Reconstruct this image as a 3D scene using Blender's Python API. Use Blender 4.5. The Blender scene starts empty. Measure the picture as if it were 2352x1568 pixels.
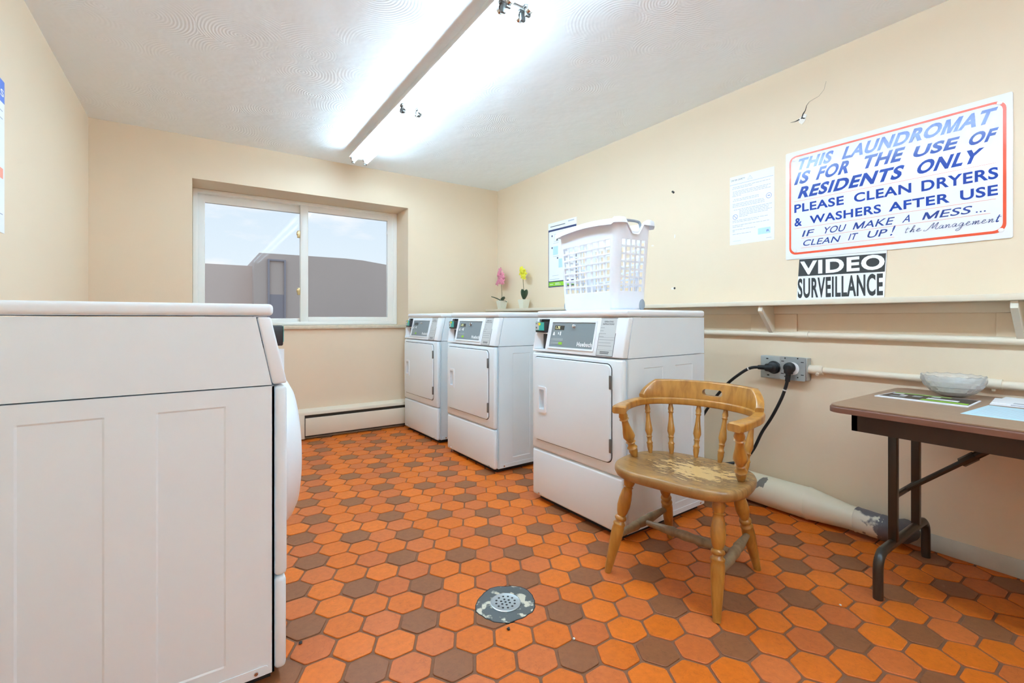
import bpy, bmesh, math, random
from mathutils import Vector, Matrix
random.seed(7)
C = bpy.context.scene.collection
S = bpy.context.scene
PI = math.pi

# ------------------------------------------------------------------ camera
cam = bpy.data.cameras.new('camera')
cam.sensor_fit = 'HORIZONTAL'; cam.sensor_width = 36.0
cam.lens = 36.0 * 1063.0 / 2352.0
cam.shift_y = -(784 - 730.2) / 2352.0
cam.clip_start = 0.02; cam.clip_end = 200
co = bpy.data.objects.new('camera', cam); C.objects.link(co)
co.location = (0, 0, 1.04)
co.rotation_euler = (PI / 2, 0, -math.radians(34.09))
S.camera = co

# ------------------------------------------------------------------ view + sky
S.view_settings.view_transform = 'Standard'
S.view_settings.look = 'None'
S.view_settings.gamma = 1.0
S.view_settings.use_curve_mapping = False
S.view_settings.exposure = 0.24
TUBE = 41.0
S.cycles.use_denoising = True
S.cycles.max_bounces = 16
S.cycles.diffuse_bounces = 12
S.cycles.transparent_max_bounces = 16

def lin(r, g, b):
    f = lambda c: (c / 12.92) if c <= 0.04045 else ((c + 0.055) / 1.055) ** 2.4
    return (f(r / 255), f(g / 255), f(b / 255), 1)

W = bpy.data.worlds.new('sky'); S.world = W; W.use_nodes = True
nt = W.node_tree; nt.nodes.clear()
def N(t, kind, **k):
    n = t.nodes.new(kind)
    for a, b in k.items():
        setattr(n, a, b)
    return n
wo = N(nt, 'ShaderNodeOutputWorld'); bg = N(nt, 'ShaderNodeBackground')
tc = N(nt, 'ShaderNodeTexCoord'); mp = N(nt, 'ShaderNodeMapping'); mp.inputs['Scale'].default_value = (4, 4, 13)
mp.inputs['Location'].default_value = (0.6, 0.2, 0.3)
nz = N(nt, 'ShaderNodeTexNoise'); nz.inputs['Scale'].default_value = 1.5; nz.inputs['Detail'].default_value = 8; nz.inputs['Roughness'].default_value = 0.55
cr = N(nt, 'ShaderNodeValToRGB'); cr.color_ramp.elements[0].position = 0.52; cr.color_ramp.elements[1].position = 0.70
cr.color_ramp.elements[0].color = (0, 0, 0, 1); cr.color_ramp.elements[1].color = (0.8, 0.8, 0.8, 1)
sx = N(nt, 'ShaderNodeSeparateXYZ'); gr = N(nt, 'ShaderNodeValToRGB')
gr.color_ramp.elements[0].position = 0.10; gr.color_ramp.elements[0].color = lin(222, 236, 246)
gr.color_ramp.elements[1].position = 0.45; gr.color_ramp.elements[1].color = lin(190, 216, 240)
mx = N(nt, 'ShaderNodeMix', data_type='RGBA'); mx.inputs['B'].default_value = lin(246, 247, 250)
nt.links.new(tc.outputs['Generated'], mp.inputs['Vector']); nt.links.new(mp.outputs[0], nz.inputs['Vector'])
nt.links.new(nz.outputs['Fac'], cr.inputs[0]); nt.links.new(tc.outputs['Generated'], sx.inputs[0]); nt.links.new(sx.outputs['Z'], gr.inputs[0])
nt.links.new(cr.outputs[0], mx.inputs['Factor']); nt.links.new(gr.outputs[0], mx.inputs['A'])
nt.links.new(mx.outputs['Result'], bg.inputs['Color']); nt.links.new(bg.outputs[0], wo.inputs[0])
bg.inputs['Strength'].default_value = 0.92

# ------------------------------------------------------------------ materials
def mat(name, col, rough=0.5, metal=0.0, bump=0.0, bscale=200, var=0.0, vscale=5, spec=0.5, coat=0.0, bdist=0.002):
    m = bpy.data.materials.new(name); m.use_nodes = True
    t = m.node_tree; p = t.nodes['Principled BSDF']
    p.inputs['Base Color'].default_value = col
    p.inputs['Roughness'].default_value = rough; p.inputs['Metallic'].default_value = metal
    p.inputs['Specular IOR Level'].default_value = spec
    if coat: p.inputs['Coat Weight'].default_value = coat; p.inputs['Coat Roughness'].default_value = 0.1
    o = N(t, 'ShaderNodeTexCoord')
    if var:
        n = N(t, 'ShaderNodeTexNoise'); n.inputs['Scale'].default_value = vscale; n.inputs['Detail'].default_value = 4
        h = N(t, 'ShaderNodeHueSaturation'); h.inputs['Color'].default_value = col
        r = N(t, 'ShaderNodeMapRange'); r.inputs[3].default_value = 1 - var; r.inputs[4].default_value = 1 + var
        t.links.new(o.outputs['Object'], n.inputs['Vector']); t.links.new(n.outputs['Fac'], r.inputs[0])
        t.links.new(r.outputs[0], h.inputs['Value']); t.links.new(h.outputs[0], p.inputs['Base Color'])
    if bump:
        n = N(t, 'ShaderNodeTexNoise'); n.inputs['Scale'].default_value = bscale; n.inputs['Detail'].default_value = 3
        b = N(t, 'ShaderNodeBump'); b.inputs['Strength'].default_value = bump; b.inputs['Distance'].default_value = bdist
        t.links.new(o.outputs['Object'], n.inputs['Vector']); t.links.new(n.outputs['Fac'], b.inputs['Height']); t.links.new(b.outputs[0], p.inputs['Normal'])
    return m

M = {}
M['wall'] = mat('beige_wall_paint', lin(226, 207, 181), 0.55, bump=0.12, bscale=160, var=0.02, vscale=2)
M['pipe'] = mat('beige_gloss_paint', lin(224, 212, 192), 0.4, bump=0.1, bscale=60)
M['trimp'] = mat('cream_trim_paint', lin(226, 220, 204), 0.45, var=0.05, vscale=8)
M['baseb'] = mat('grey_vinyl_base', lin(196, 192, 180), 0.4, var=0.15, vscale=10)
M['enamel'] = mat('white_enamel', lin(231, 242, 248), 0.28, bump=0.04, bscale=400)
M['enamel2'] = mat('white_plastic', lin(236, 243, 248), 0.3)
M['gap'] = mat('dark_gap', lin(40, 38, 38), 0.8)
M['black'] = mat('black_rubber', lin(24, 24, 26), 0.45)
M['dark'] = mat('dark_plastic', lin(45, 46, 50), 0.4)
M['panelgrey'] = mat('grey_panel_film', lin(128, 139, 143), 0.35)
M['labelgrey'] = mat('grey_label_film', lin(200, 204, 204), 0.45)
M['inkgrey'] = mat('grey_ink', lin(95, 98, 100), 0.6)
M['midgrey'] = mat('mid_grey_ink', lin(150, 156, 158), 0.6)
M['lcd'] = mat('display_glass', lin(62, 62, 58), 0.2)
M['teal'] = mat('teal_print', lin(60, 178, 168), 0.4)
M['yellow'] = mat('yellow_print', lin(232, 226, 40), 0.5)
M['pinkp'] = mat('pink_print', lin(240, 160, 140), 0.5)
M['greenp'] = mat('green_print', lin(140, 196, 50), 0.5)
M['white'] = mat('white_print', lin(244, 245, 246), 0.5)
M['chrome'] = mat('chrome', lin(215, 215, 215), 0.15, 1.0)
M['steel'] = mat('galvanised_steel', lin(185, 192, 194), 0.35, 0.7, var=0.12, vscale=25)
M['hinge'] = mat('dark_steel', lin(120, 120, 118), 0.4, 0.8)
M['vinyl'] = mat('white_vinyl', lin(240, 240, 236), 0.35)
M['stone'] = mat('stone_sill', lin(206, 190, 166), 0.5, var=0.18, vscale=40)
M['brass'] = mat('brass_latch', lin(214, 190, 140), 0.35, 0.4)
M['signw'] = mat('glossy_sign_white', lin(238, 240, 243), 0.16)
M['blue'] = mat('blue_vinyl_letter', lin(26, 66, 158), 0.17)
M['navy'] = mat('navy_paint', lin(40, 66, 140), 0.25)
M['red'] = mat('red_stripe', lin(226, 82, 50), 0.25)
M['redline'] = mat('thin_red_rule', lin(226, 140, 124), 0.3)
M['paper'] = mat('white_paper', lin(236, 240, 246), 0.6)
M['paperblue'] = mat('pale_blue_paper', lin(186, 220, 234), 0.6)
M['inkblue'] = mat('blue_ink', lin(120, 136, 190), 0.6)
M['inkpale'] = mat('pale_ink', lin(176, 182, 196), 0.6)
M['posternavy'] = mat('navy_print', lin(44, 56, 100), 0.5)
M['posterblue'] = mat('poster_blue', lin(84, 124, 214), 0.5)
M['signblack'] = mat('black_sign_print', lin(52, 54, 56), 0.35)
M['lamphousing'] = mat('white_lamp_housing', lin(225, 225, 222), 0.4)
M['potw'] = mat('cream_ceramic', lin(222, 220, 204), 0.35)
M['stem'] = mat('brown_green_stem', lin(120, 112, 80), 0.6)
M['leaf'] = mat('dark_green_leaf', lin(62, 84, 60), 0.45, var=0.25, vscale=20)
M['petalp'] = mat('pink_petal', lin(214, 130, 150), 0.6, var=0.2, vscale=60)
M['petaly'] = mat('yellow_petal', lin(222, 212, 50), 0.6, var=0.15, vscale=60)
M['tablelegs'] = mat('dark_brown_enamel', lin(50, 42, 34), 0.3)
M['apron'] = mat('dark_brown_apron', lin(58, 44, 34), 0.55)
M['edge'] = mat('brown_vinyl_edge', lin(112, 70, 52), 0.4)
M['basket'] = mat('white_basket_plastic', lin(236, 239, 246), 0.35)
M['gripgrey'] = mat('grey_grip', lin(150, 156, 164), 0.5)
M['tape'] = mat('white_tape', lin(220, 220, 215), 0.6)
M['ductdark'] = mat('grey_duct_tape', lin(92, 88, 92), 0.5, var=0.3, vscale=25)
M['heatdark'] = mat('heater_recess', lin(70, 64, 54), 0.6)
M['reflgrey'] = mat('reflection_grey', lin(238, 216, 204), 0.9, var=0.06, vscale=0.6)  # tones of the room's reflection, painted on the block outside the window
M['reflgrey2'] = mat('reflection_dark', lin(214, 196, 186), 0.9, var=0.08, vscale=0.6)
M['refldoor'] = mat('reflection_door', lin(168, 160, 166), 0.7)
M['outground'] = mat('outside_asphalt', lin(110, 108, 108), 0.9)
M['plaster'] = mat('white_plaster', lin(236, 232, 224), 0.8)
M['crumb'] = mat('dark_crumb', lin(60, 56, 54), 0.8)

def laminate():
    m = mat('brown_laminate', lin(142, 112, 88), 0.35)
    t = m.node_tree; p = t.nodes['Principled BSDF']; o = N(t, 'ShaderNodeTexCoord')
    n = N(t, 'ShaderNodeTexNoise'); n.inputs['Scale'].default_value = 120; n.inputs['Detail'].default_value = 4
    mpn = N(t, 'ShaderNodeMapping'); mpn.inputs['Scale'].default_value = (1, 0.08, 1)
    r = N(t, 'ShaderNodeValToRGB'); r.color_ramp.elements[0].color = lin(128, 98, 76); r.color_ramp.elements[1].color = lin(156, 126, 100)
    t.links.new(o.outputs['Object'], mpn.inputs[0]); t.links.new(mpn.outputs[0], n.inputs['Vector']); t.links.new(n.outputs['Fac'], r.inputs[0]); t.links.new(r.outputs[0], p.inputs['Base Color'])
    return m
M['laminate'] = laminate()

def wood(name, c0, c1, rough, worn=False):
    m = mat(name, c0, rough, coat=0.25); t = m.node_tree; p = t.nodes['Principled BSDF']; o = N(t, 'ShaderNodeTexCoord')
    mpn = N(t, 'ShaderNodeMapping'); mpn.inputs['Scale'].default_value = (14, 60, 14) if worn else (40, 40, 8)
    n = N(t, 'ShaderNodeTexNoise'); n.inputs['Scale'].default_value = 1.0; n.inputs['Detail'].default_value = 6; n.inputs['Distortion'].default_value = 0.6
    r = N(t, 'ShaderNodeValToRGB'); r.color_ramp.elements[0].color = c0; r.color_ramp.elements[1].color = c1
    r.color_ramp.elements[0].position = 0.3; r.color_ramp.elements[1].position = 0.7
    t.links.new(o.outputs['Object'], mpn.inputs[0]); t.links.new(mpn.outputs[0], n.inputs['Vector']); t.links.new(n.outputs['Fac'], r.inputs[0])
    out = r.outputs[0]
    if worn:
        # bare patch in the middle of the seat, with dark grime around it
        sx = N(t, 'ShaderNodeSeparateXYZ'); t.links.new(o.outputs['Object'], sx.inputs[0])
        dn = N(t, 'ShaderNodeTexNoise'); dn.inputs['Scale'].default_value = 26; dn.inputs['Detail'].default_value = 6; dn.inputs['Roughness'].default_value = 0.7
        m2 = N(t, 'ShaderNodeMapping'); m2.inputs['Scale'].default_value = (0.55, 1.5, 0); t.links.new(o.outputs['Object'], m2.inputs[0]); t.links.new(m2.outputs[0], dn.inputs['Vector'])
        gp = N(t, 'ShaderNodeMapping'); gp.inputs['Location'].default_value = (0.15, -0.02, -10); gp.inputs['Scale'].default_value = (4.6, 6.5, 0)
        t.links.new(o.outputs['Object'], gp.inputs[0])
        ln = N(t, 'ShaderNodeVectorMath', operation='LENGTH')
        m3 = N(t, 'ShaderNodeMapping'); m3.inputs['Scale'].default_value = (4.2, 6.0, 0); m3.inputs['Location'].default_value = (0.2, -0.25, 0)
        t.links.new(o.outputs['Object'], m3.inputs[0]); t.links.new(m3.outputs[0], ln.inputs[0])
        a = N(t, 'ShaderNodeMath', operation='SUBTRACT'); a.inputs[0].default_value = 1.0; t.links.new(ln.outputs['Value'], a.inputs[1])
        ms = N(t, 'ShaderNodeMath', operation='MULTIPLY_ADD'); ms.inputs[1].default_value = 0.28; t.links.new(a.outputs[0], ms.inputs[0]); t.links.new(dn.outputs['Fac'], ms.inputs[2])
        r1 = N(t, 'ShaderNodeValToRGB'); r1.color_ramp.elements[0].position = 0.62; r1.color_ramp.elements[1].position = 0.66; t.links.new(ms.outputs[0], r1.inputs[0])
        r0 = N(t, 'ShaderNodeValToRGB'); r0.color_ramp.elements[0].position = 0.50; r0.color_ramp.elements[1].position = 0.60; t.links.new(ms.outputs[0], r0.inputs[0])
        r0.color_ramp.elements[1].color = (0.75, 0.75, 0.75, 1)
        mxa = N(t, 'ShaderNodeMix', data_type='RGBA'); mxa.inputs['B'].default_value = lin(92, 66, 38); t.links.new(out, mxa.inputs['A']); t.links.new(r0.outputs[0], mxa.inputs['Factor'])
        mxb = N(t, 'ShaderNodeMix', data_type='RGBA'); mxb.inputs['B'].default_value = lin(204, 164, 104); t.links.new(mxa.outputs['Result'], mxb.inputs['A']); t.links.new(r1.outputs[0], mxb.inputs['Factor'])
        out = mxb.outputs['Result']
    t.links.new(out, p.inputs['Base Color'])
    return m
M['wood'] = wood('honey_wood', lin(152, 98, 34), lin(190, 136, 60), 0.3)
M['woodseat'] = wood('worn_seat_wood', lin(138, 98, 50), lin(166, 124, 70), 0.40, True)
M['woodgrey'] = wood('dusty_stretcher_wood', lin(120, 96, 66), lin(150, 124, 90), 0.6)

def glassy(name, base=0.05, tint=(1, 1, 1, 1)):
    m = bpy.data.materials.new(name); m.use_nodes = True; t = m.node_tree; t.nodes.clear()
    o = N(t, 'ShaderNodeOutputMaterial'); x = N(t, 'ShaderNodeMixShader'); tr = N(t, 'ShaderNodeBsdfTransparent'); g = N(t, 'ShaderNodeBsdfGlossy')
    tr.inputs[0].default_value = tint; g.inputs['Roughness'].default_value = 0.02
    lw = N(t, 'ShaderNodeLayerWeight'); lw.inputs['Blend'].default_value = 0.5
    pw = N(t, 'ShaderNodeMath', operation='POWER'); pw.inputs[1].default_value = 5
    ad = N(t, 'ShaderNodeMath', operation='MULTIPLY_ADD'); ad.inputs[1].default_value = 0.9; ad.inputs[2].default_value = base
    t.links.new(lw.outputs['Facing'], pw.inputs[0]); t.links.new(pw.outputs[0], ad.inputs[0]); t.links.new(ad.outputs[0], x.inputs[0])
    t.links.new(tr.outputs[0], x.inputs[1]); t.links.new(g.outputs[0], x.inputs[2]); t.links.new(x.outputs[0], o.inputs[0])
    return m
M['glass'] = glassy('window_glass', 0.003)
def crystal():
    m = mat('cut_crystal', (0.96, 0.97, 0.97, 1), 0.12); p = m.node_tree.nodes['Principled BSDF']
    p.inputs['Transmission Weight'].default_value = 0.76; p.inputs['IOR'].default_value = 1.45
    return m
M['crystal'] = crystal()
def emis(name, col, s):
    m = bpy.data.materials.new(name); m.use_nodes = True; p = m.node_tree.nodes['Principled BSDF']
    p.inputs['Base Color'].default_value = (0.9, 0.9, 0.9, 1); p.inputs['Emission Color'].default_value = col; p.inputs['Emission Strength'].default_value = s
    return m
M['tube'] = emis('lit_fluorescent_tube', (0.71, 1.01, 1.25, 1), TUBE)
M['tube2'] = emis('dimmed_fluorescent_tube', (0.71, 1.01, 1.25, 1), TUBE * 0.66)  # strength lowered to even out light on the right wall
M['tube3'] = emis('added_fill_tube', (0.71, 1.01, 1.25, 1), TUBE * 1.15)  # stronger tubes for the added fixture behind the camera
M['digits'] = emis('lit_digits', lin(226, 232, 40), 0.9)

def tiles():
    m = mat('terracotta_tile', lin(214, 110, 50), 0.42, spec=0.3); t = m.node_tree; p = t.nodes['Principled BSDF']
    at = N(t, 'ShaderNodeAttribute'); at.attribute_name = 'tone'; at.attribute_type = 'GEOMETRY'
    r = N(t, 'ShaderNodeValToRGB'); r.color_ramp.interpolation = 'CONSTANT'
    e = r.color_ramp.elements; e[0].position = 0; e[0].color = lin(138, 84, 50)
    e[1].position = 0.25; e[1].color = lin(152, 92, 54)
    k = e.new(0.5); k.color = lin(188, 96, 42)
    k = e.new(0.62); k.color = lin(196, 102, 46)
    k = e.new(0.75); k.color = lin(204, 102, 24)
    k = e.new(0.9); k.color = lin(212, 108, 28)
    o = N(t, 'ShaderNodeTexCoord')
    n = N(t, 'ShaderNodeTexNoise'); n.inputs['Scale'].default_value = 45; n.inputs['Detail'].default_value = 8; n.inputs['Roughness'].default_value = 0.65
    rr = N(t, 'ShaderNodeMapRange'); rr.inputs[1].default_value = 0.3; rr.inputs[2].default_value = 0.7; rr.inputs[3].default_value = 0.86; rr.inputs[4].default_value = 1.08
    # fine vein lines
    v = N(t, 'ShaderNodeTexNoise'); v.inputs['Scale'].default_value = 22; v.inputs['Detail'].default_value = 5; v.inputs['Distortion'].default_value = 1.2
    ab = N(t, 'ShaderNodeMath', operation='SUBTRACT'); ab.inputs[1].default_value = 0.5; ab2 = N(t, 'ShaderNodeMath', operation='ABSOLUTE')
    vr = N(t, 'ShaderNodeMapRange'); vr.inputs[1].default_value = 0.0; vr.inputs[2].default_value = 0.012; vr.inputs[3].default_value = 0.80; vr.inputs[4].default_value = 1.0
    mu = N(t, 'ShaderNodeMath', operation='MULTIPLY'); h = N(t, 'ShaderNodeHueSaturation')
    L = t.links.new
    L(o.outputs['Object'], n.inputs['Vector']); L(o.outputs['Object'], v.inputs['Vector']); L(n.outputs['Fac'], rr.inputs[0])
    L(v.outputs['Fac'], ab.inputs[0]); L(ab.outputs[0], ab2.inputs[0]); L(ab2.outputs[0], vr.inputs[0]); L(rr.outputs[0], mu.inputs[0]); L(vr.outputs[0], mu.inputs[1])
    L(at.outputs['Fac'], r.inputs[0]); L(r.outputs[0], h.inputs['Color']); L(mu.outputs[0], h.inputs['Value']); L(h.outputs[0], p.inputs['Base Color'])
    b = N(t, 'ShaderNodeBump'); b.inputs['Strength'].default_value = 0.25; b.inputs['Distance'].default_value = 0.002; L(n.outputs['Fac'], b.inputs['Height']); L(b.outputs[0], p.inputs['Normal'])
    return m
M['tile'] = tiles()
M['grout'] = mat('brown_grout', lin(124, 80, 52), 0.8, var=0.2, vscale=40, bump=0.2, bscale=300)

def ceilmat():
    m = mat('swirl_plaster', lin(240, 248, 252), 0.75); t = m.node_tree; p = t.nodes['Principled BSDF']; L = t.links.new
    o = N(t, 'ShaderNodeTexCoord')
    hs = []
    for sc, of in ((3.0, 0.0), (3.4, 7.3)):
        mpn = N(t, 'ShaderNodeMapping'); mpn.inputs['Location'].default_value = (of, of * 0.7, 0); L(o.outputs['Object'], mpn.inputs[0])
        dn = N(t, 'ShaderNodeTexNoise'); dn.inputs['Scale'].default_value = 3; L(mpn.outputs[0], dn.inputs['Vector'])
        mixv = N(t, 'ShaderNodeMix', data_type='RGBA'); mixv.inputs['Factor'].default_value = 0.06; L(mpn.outputs[0], mixv.inputs['A']); L(dn.outputs['Color'], mixv.inputs['B'])
        vo = N(t, 'ShaderNodeTexVoronoi'); vo.inputs['Scale'].default_value = sc; vo.voronoi_dimensions = '2D'; L(mixv.outputs['Result'], vo.inputs['Vector'])
        mu = N(t, 'ShaderNodeMath', operation='MULTIPLY'); mu.inputs[1].default_value = 130; L(vo.outputs['Distance'], mu.inputs[0])
        sn = N(t, 'ShaderNodeMath', operation='SINE'); L(mu.outputs[0], sn.inputs[0])
        mk = N(t, 'ShaderNodeTexNoise'); mk.inputs['Scale'].default_value = 2.6; L(mpn.outputs[0], mk.inputs['Vector'])
        mr = N(t, 'ShaderNodeMapRange'); mr.inputs[1].default_value = 0.54; mr.inputs[2].default_value = 0.80; mr.inputs[4].default_value = 0.55; L(mk.outputs['Fac'], mr.inputs[0])
        m2 = N(t, 'ShaderNodeMath', operation='MULTIPLY'); L(sn.outputs[0], m2.inputs[0]); L(mr.outputs[0], m2.inputs[1]); hs.append(m2)
    big = N(t, 'ShaderNodeTexNoise'); big.inputs['Scale'].default_value = 5; big.inputs['Detail'].default_value = 3; L(o.outputs['Object'], big.inputs['Vector'])
    a = N(t, 'ShaderNodeMath', operation='ADD'); L(hs[0].outputs[0], a.inputs[0]); L(hs[1].outputs[0], a.inputs[1])
    a2 = N(t, 'ShaderNodeMath', operation='MULTIPLY_ADD'); a2.inputs[1].default_value = 7.0; L(big.outputs['Fac'], a2.inputs[0]); L(a.outputs[0], a2.inputs[2])
    b = N(t, 'ShaderNodeBump'); b.inputs['Strength'].default_value = 0.42; b.inputs['Distance'].default_value = 0.003
    L(a2.outputs[0], b.inputs['Height']); L(b.outputs[0], p.inputs['Normal'])
    return m
M['ceiling'] = ceilmat()

def patchy(name, c0, c1, scale, lo, hi, rough=0.6):
    m = mat(name, c0, rough); t = m.node_tree; p = t.nodes['Principled BSDF']; o = N(t, 'ShaderNodeTexCoord')
    n = N(t, 'ShaderNodeTexNoise'); n.inputs['Scale'].default_value = scale; n.inputs['Detail'].default_value = 5
    r = N(t, 'ShaderNodeValToRGB'); r.color_ramp.elements[0].color = c0; r.color_ramp.elements[1].color = c1
    r.color_ramp.elements[0].position = lo; r.color_ramp.elements[1].position = hi
    t.links.new(o.outputs['Object'], n.inputs['Vector']); t.links.new(n.outputs['Fac'], r.inputs[0]); t.links.new(r.outputs[0], p.inputs['Base Color'])
    return m
M['collar'] = patchy('slate_mortar', lin(84, 88, 88), lin(206, 200, 180), 22, 0.52, 0.58)
M['ductchip'] = patchy('taped_duct_end', lin(214, 208, 190), lin(104, 100, 104), 9, 0.46, 0.50, 0.5)
M['duct'] = patchy('chipped_cream_duct', lin(226, 220, 198), lin(120, 114, 106), 7, 0.66, 0.68, 0.45)

# ------------------------------------------------------------------ mesh helpers
def merge(dst, src, mi=0):
    me = bpy.data.meshes.new('t'); 
    for f in src.faces: f.material_index = mi
    src.to_mesh(me); dst.from_mesh(me); bpy.data.meshes.remove(me); src.free()

def bx(bm, x0, x1, y0, y1, z0, z1, bev=0.0, seg=2, mi=0, mtx=None):
    t = bmesh.new(); bmesh.ops.create_cube(t, size=1)
    for v in t.verts:
        v.co = Vector(((x0 + x1) / 2 + v.co.x * (x1 - x0), (y0 + y1) / 2 + v.co.y * (y1 - y0), (z0 + z1) / 2 + v.co.z * (z1 - z0)))
    if bev: bmesh.ops.bevel(t, geom=t.edges[:], offset=bev, segments=seg, affect='EDGES', profile=0.5)
    if mtx: t.transform(mtx)
    merge(bm, t, mi)

def prism(bm, pts, o, U, V, depth, bev=0.0, seg=2, mi=0):
    """polygon pts (u,v) placed at o+U*u+V*v, extruded along U x V by depth"""
    o, U, V = Vector(o), Vector(U), Vector(V); Nn = U.cross(V).normalized()
    t = bmesh.new()
    a = [t.verts.new(o + U * p[0] + V * p[1]) for p in pts]; b = [t.verts.new(v.co + Nn * depth) for v in a]
    n = len(pts); t.faces.new(list(reversed(a))); top = t.faces.new(b)
    for i in range(n): t.faces.new((a[i], a[(i + 1) % n], b[(i + 1) % n], b[i]))
    bmesh.ops.recalc_face_normals(t, faces=t.faces[:])
    if bev: bmesh.ops.bevel(t, geom=list(top.edges), offset=bev, segments=seg, affect='EDGES', profile=0.5)
    merge(bm, t, mi)

def rr(u0, u1, v0, v1, r, n=6):
    out = []
    for cx, cy, a0 in ((u1 - r, v1 - r, 0), (u0 + r, v1 - r, 90), (u0 + r, v0 + r, 180), (u1 - r, v0 + r, 270)):
        for k in range(n + 1):
            a = math.radians(a0 + 90 * k / n); out.append((cx + r * math.cos(a), cy + r * math.sin(a)))
    return out

def ring(bm, outer, inner, o, U, V, depth, mi=0):
    o, U, V = Vector(o), Vector(U), Vector(V); Nn = U.cross(V).normalized(); n = len(outer)
    P = lambda p, d: bm.verts.new(o + U * p[0] + V * p[1] + Nn * d)
    a = [P(p, 0) for p in outer]; b = [P(p, depth) for p in outer]; c = [P(p, depth) for p in inner]; d = [P(p, 0) for p in inner]
    for i in range(n):
        j = (i + 1) % n
        for q in ((a[i], a[j], b[j], b[i]), (b[i], b[j], c[j], c[i]), (c[i], c[j], d[j], d[i]), (d[i], d[j], a[j], a[i])):
            bm.faces.new(q).material_index = mi

def frame_of(d):
    d = d.normalized(); h = Vector((0, 0, 1)) if abs(d.z) < 0.9 else Vector((1, 0, 0))
    u = d.cross(h).normalized(); return u, d.cross(u).normalized()

def tube(bm, pts, r, seg=10, mi=0, caps=True, flat=1.0):
    pts = [Vector(p) for p in pts]; n = len(pts); rs = r if isinstance(r, (list, tuple)) else [r] * n
    u = None; rings = []
    for i in range(n):
        d = (pts[min(i + 1, n - 1)] - pts[max(i - 1, 0)]).normalized()
        if u is None: u, w = frame_of(d)
        else:
            u = (u - d * u.dot(d)).normalized(); w = d.cross(u).normalized()
        rings.append([bm.verts.new(pts[i] + (u * math.cos(2 * PI * k / seg) + w * math.sin(2 * PI * k / seg) * flat) * rs[i]) for k in range(seg)])
    for i in range(n - 1):
        for k in range(seg):
            bm.faces.new((rings[i][k], rings[i][(k + 1) % seg], rings[i + 1][(k + 1) % seg], rings[i + 1][k])).material_index = mi
    if caps:
        bm.faces.new(list(reversed(rings[0]))).material_index = mi; bm.faces.new(rings[-1]).material_index = mi

def spin(bm, p0, p1, prof, seg=16, mi=0):
    """turned part between p0 and p1: prof = [(t, radius)]"""
    p0, p1 = Vector(p0), Vector(p1)
    tube(bm, [p0.lerp(p1, t) for t, _ in prof], [r for _, r in prof], seg, mi)

def lathe(bm, prof, seg=32, mtx=None, mi=0, caps=True):
    rings = []
    for r, z in prof:
        rings.append([bm.verts.new((mtx or Matrix()) @ Vector((r * math.cos(2 * PI * k / seg), r * math.sin(2 * PI * k / seg), z))) for k in range(seg)])
    for i in range(len(prof) - 1):
        for k in range(seg):
            bm.faces.new((rings[i][k], rings[i][(k + 1) % seg], rings[i + 1][(k + 1) % seg], rings[i + 1][k])).material_index = mi
    if caps:
        bm.faces.new(list(reversed(rings[0]))).material_index = mi; bm.faces.new(rings[-1]).material_index = mi

def smooth_path(pts, k=6):
    pts = [Vector(p) for p in pts]; out = []
    for i in range(len(pts) - 1):
        a = pts[max(i - 1, 0)]; b = pts[i]; c = pts[i + 1]; d = pts[min(i + 2, len(pts) - 1)]
        for j in range(k):
            t = j / k
            out.append(0.5 * ((2 * b) + (c - a) * t + (2 * a - 5 * b + 4 * c - d) * t * t + (3 * b - a - 3 * c + d) * t ** 3))
    out.append(pts[-1]); return out

def obj(name, bm, m, parent=None, loc=None, angle=35, smooth=True):
    bmesh.ops.recalc_face_normals(bm, faces=bm.faces[:])
    me = bpy.data.meshes.new(name); bm.to_mesh(me); bm.free()
    for x in (m if isinstance(m, (list, tuple)) else [m]): me.materials.append(M[x])
    if smooth:
        me.polygons.foreach_set('use_smooth', [True] * len(me.polygons)); me.set_sharp_from_angle(angle=math.radians(angle))
    o = bpy.data.objects.new(name, me); C.objects.link(o)
    if parent: o.parent = parent
    if loc: o.location = loc
    return o

def tag(o, label, cat, group=None):
    o['label'] = label; o['category'] = cat
    if group: o['group'] = group
    return o

def thing(name, label, cat, loc=(0, 0, 0), rz=0, group=None):
    o = bpy.data.objects.new(name, None); C.objects.link(o); o.location = loc; o.rotation_euler = (0, 0, rz); o.empty_display_size = 0.05
    return tag(o, label, cat, group)

def struct(name, bm, m, parent=None, **k):
    o = obj(name, bm, m, parent, **k)
    if parent is None: o['kind'] = 'structure'
    return o

def dup(root, loc, rz, label):
    r = root.copy(); C.objects.link(r); r.location = loc; r.rotation_euler = (0, 0, rz); r['label'] = label
    for ch in list(root.children):
        c = ch.copy(); C.objects.link(c); c.parent = r
        for g in list(ch.children):
            d = g.copy(); C.objects.link(d); d.parent = c
    return r

def boolean(o, cut_bm, op='DIFFERENCE'):
    bmesh.ops.recalc_face_normals(cut_bm, faces=cut_bm.faces[:])
    me = bpy.data.meshes.new('cut'); cut_bm.to_mesh(me); cut_bm.free()
    c = bpy.data.objects.new('cut', me); C.objects.link(c)
    bpy.context.view_layer.update(); c.matrix_world = o.matrix_world.copy()
    md = o.modifiers.new('b', 'BOOLEAN'); md.operation = op; md.object = c; md.solver = 'EXACT'
    bpy.context.view_layer.update(); dg = bpy.context.evaluated_depsgraph_get()
    new = bpy.data.meshes.new_from_object(o.evaluated_get(dg)); o.modifiers.clear(); old = o.data; o.data = new
    bpy.data.objects.remove(c); bpy.data.meshes.remove(old)
    new.polygons.foreach_set('use_smooth', [True] * len(new.polygons)); new.set_sharp_from_angle(angle=math.radians(30))

def apply_mods(o):
    bpy.context.view_layer.update(); dg = bpy.context.evaluated_depsgraph_get()
    new = bpy.data.meshes.new_from_object(o.evaluated_get(dg)); o.modifiers.clear(); o.data = new

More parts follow.
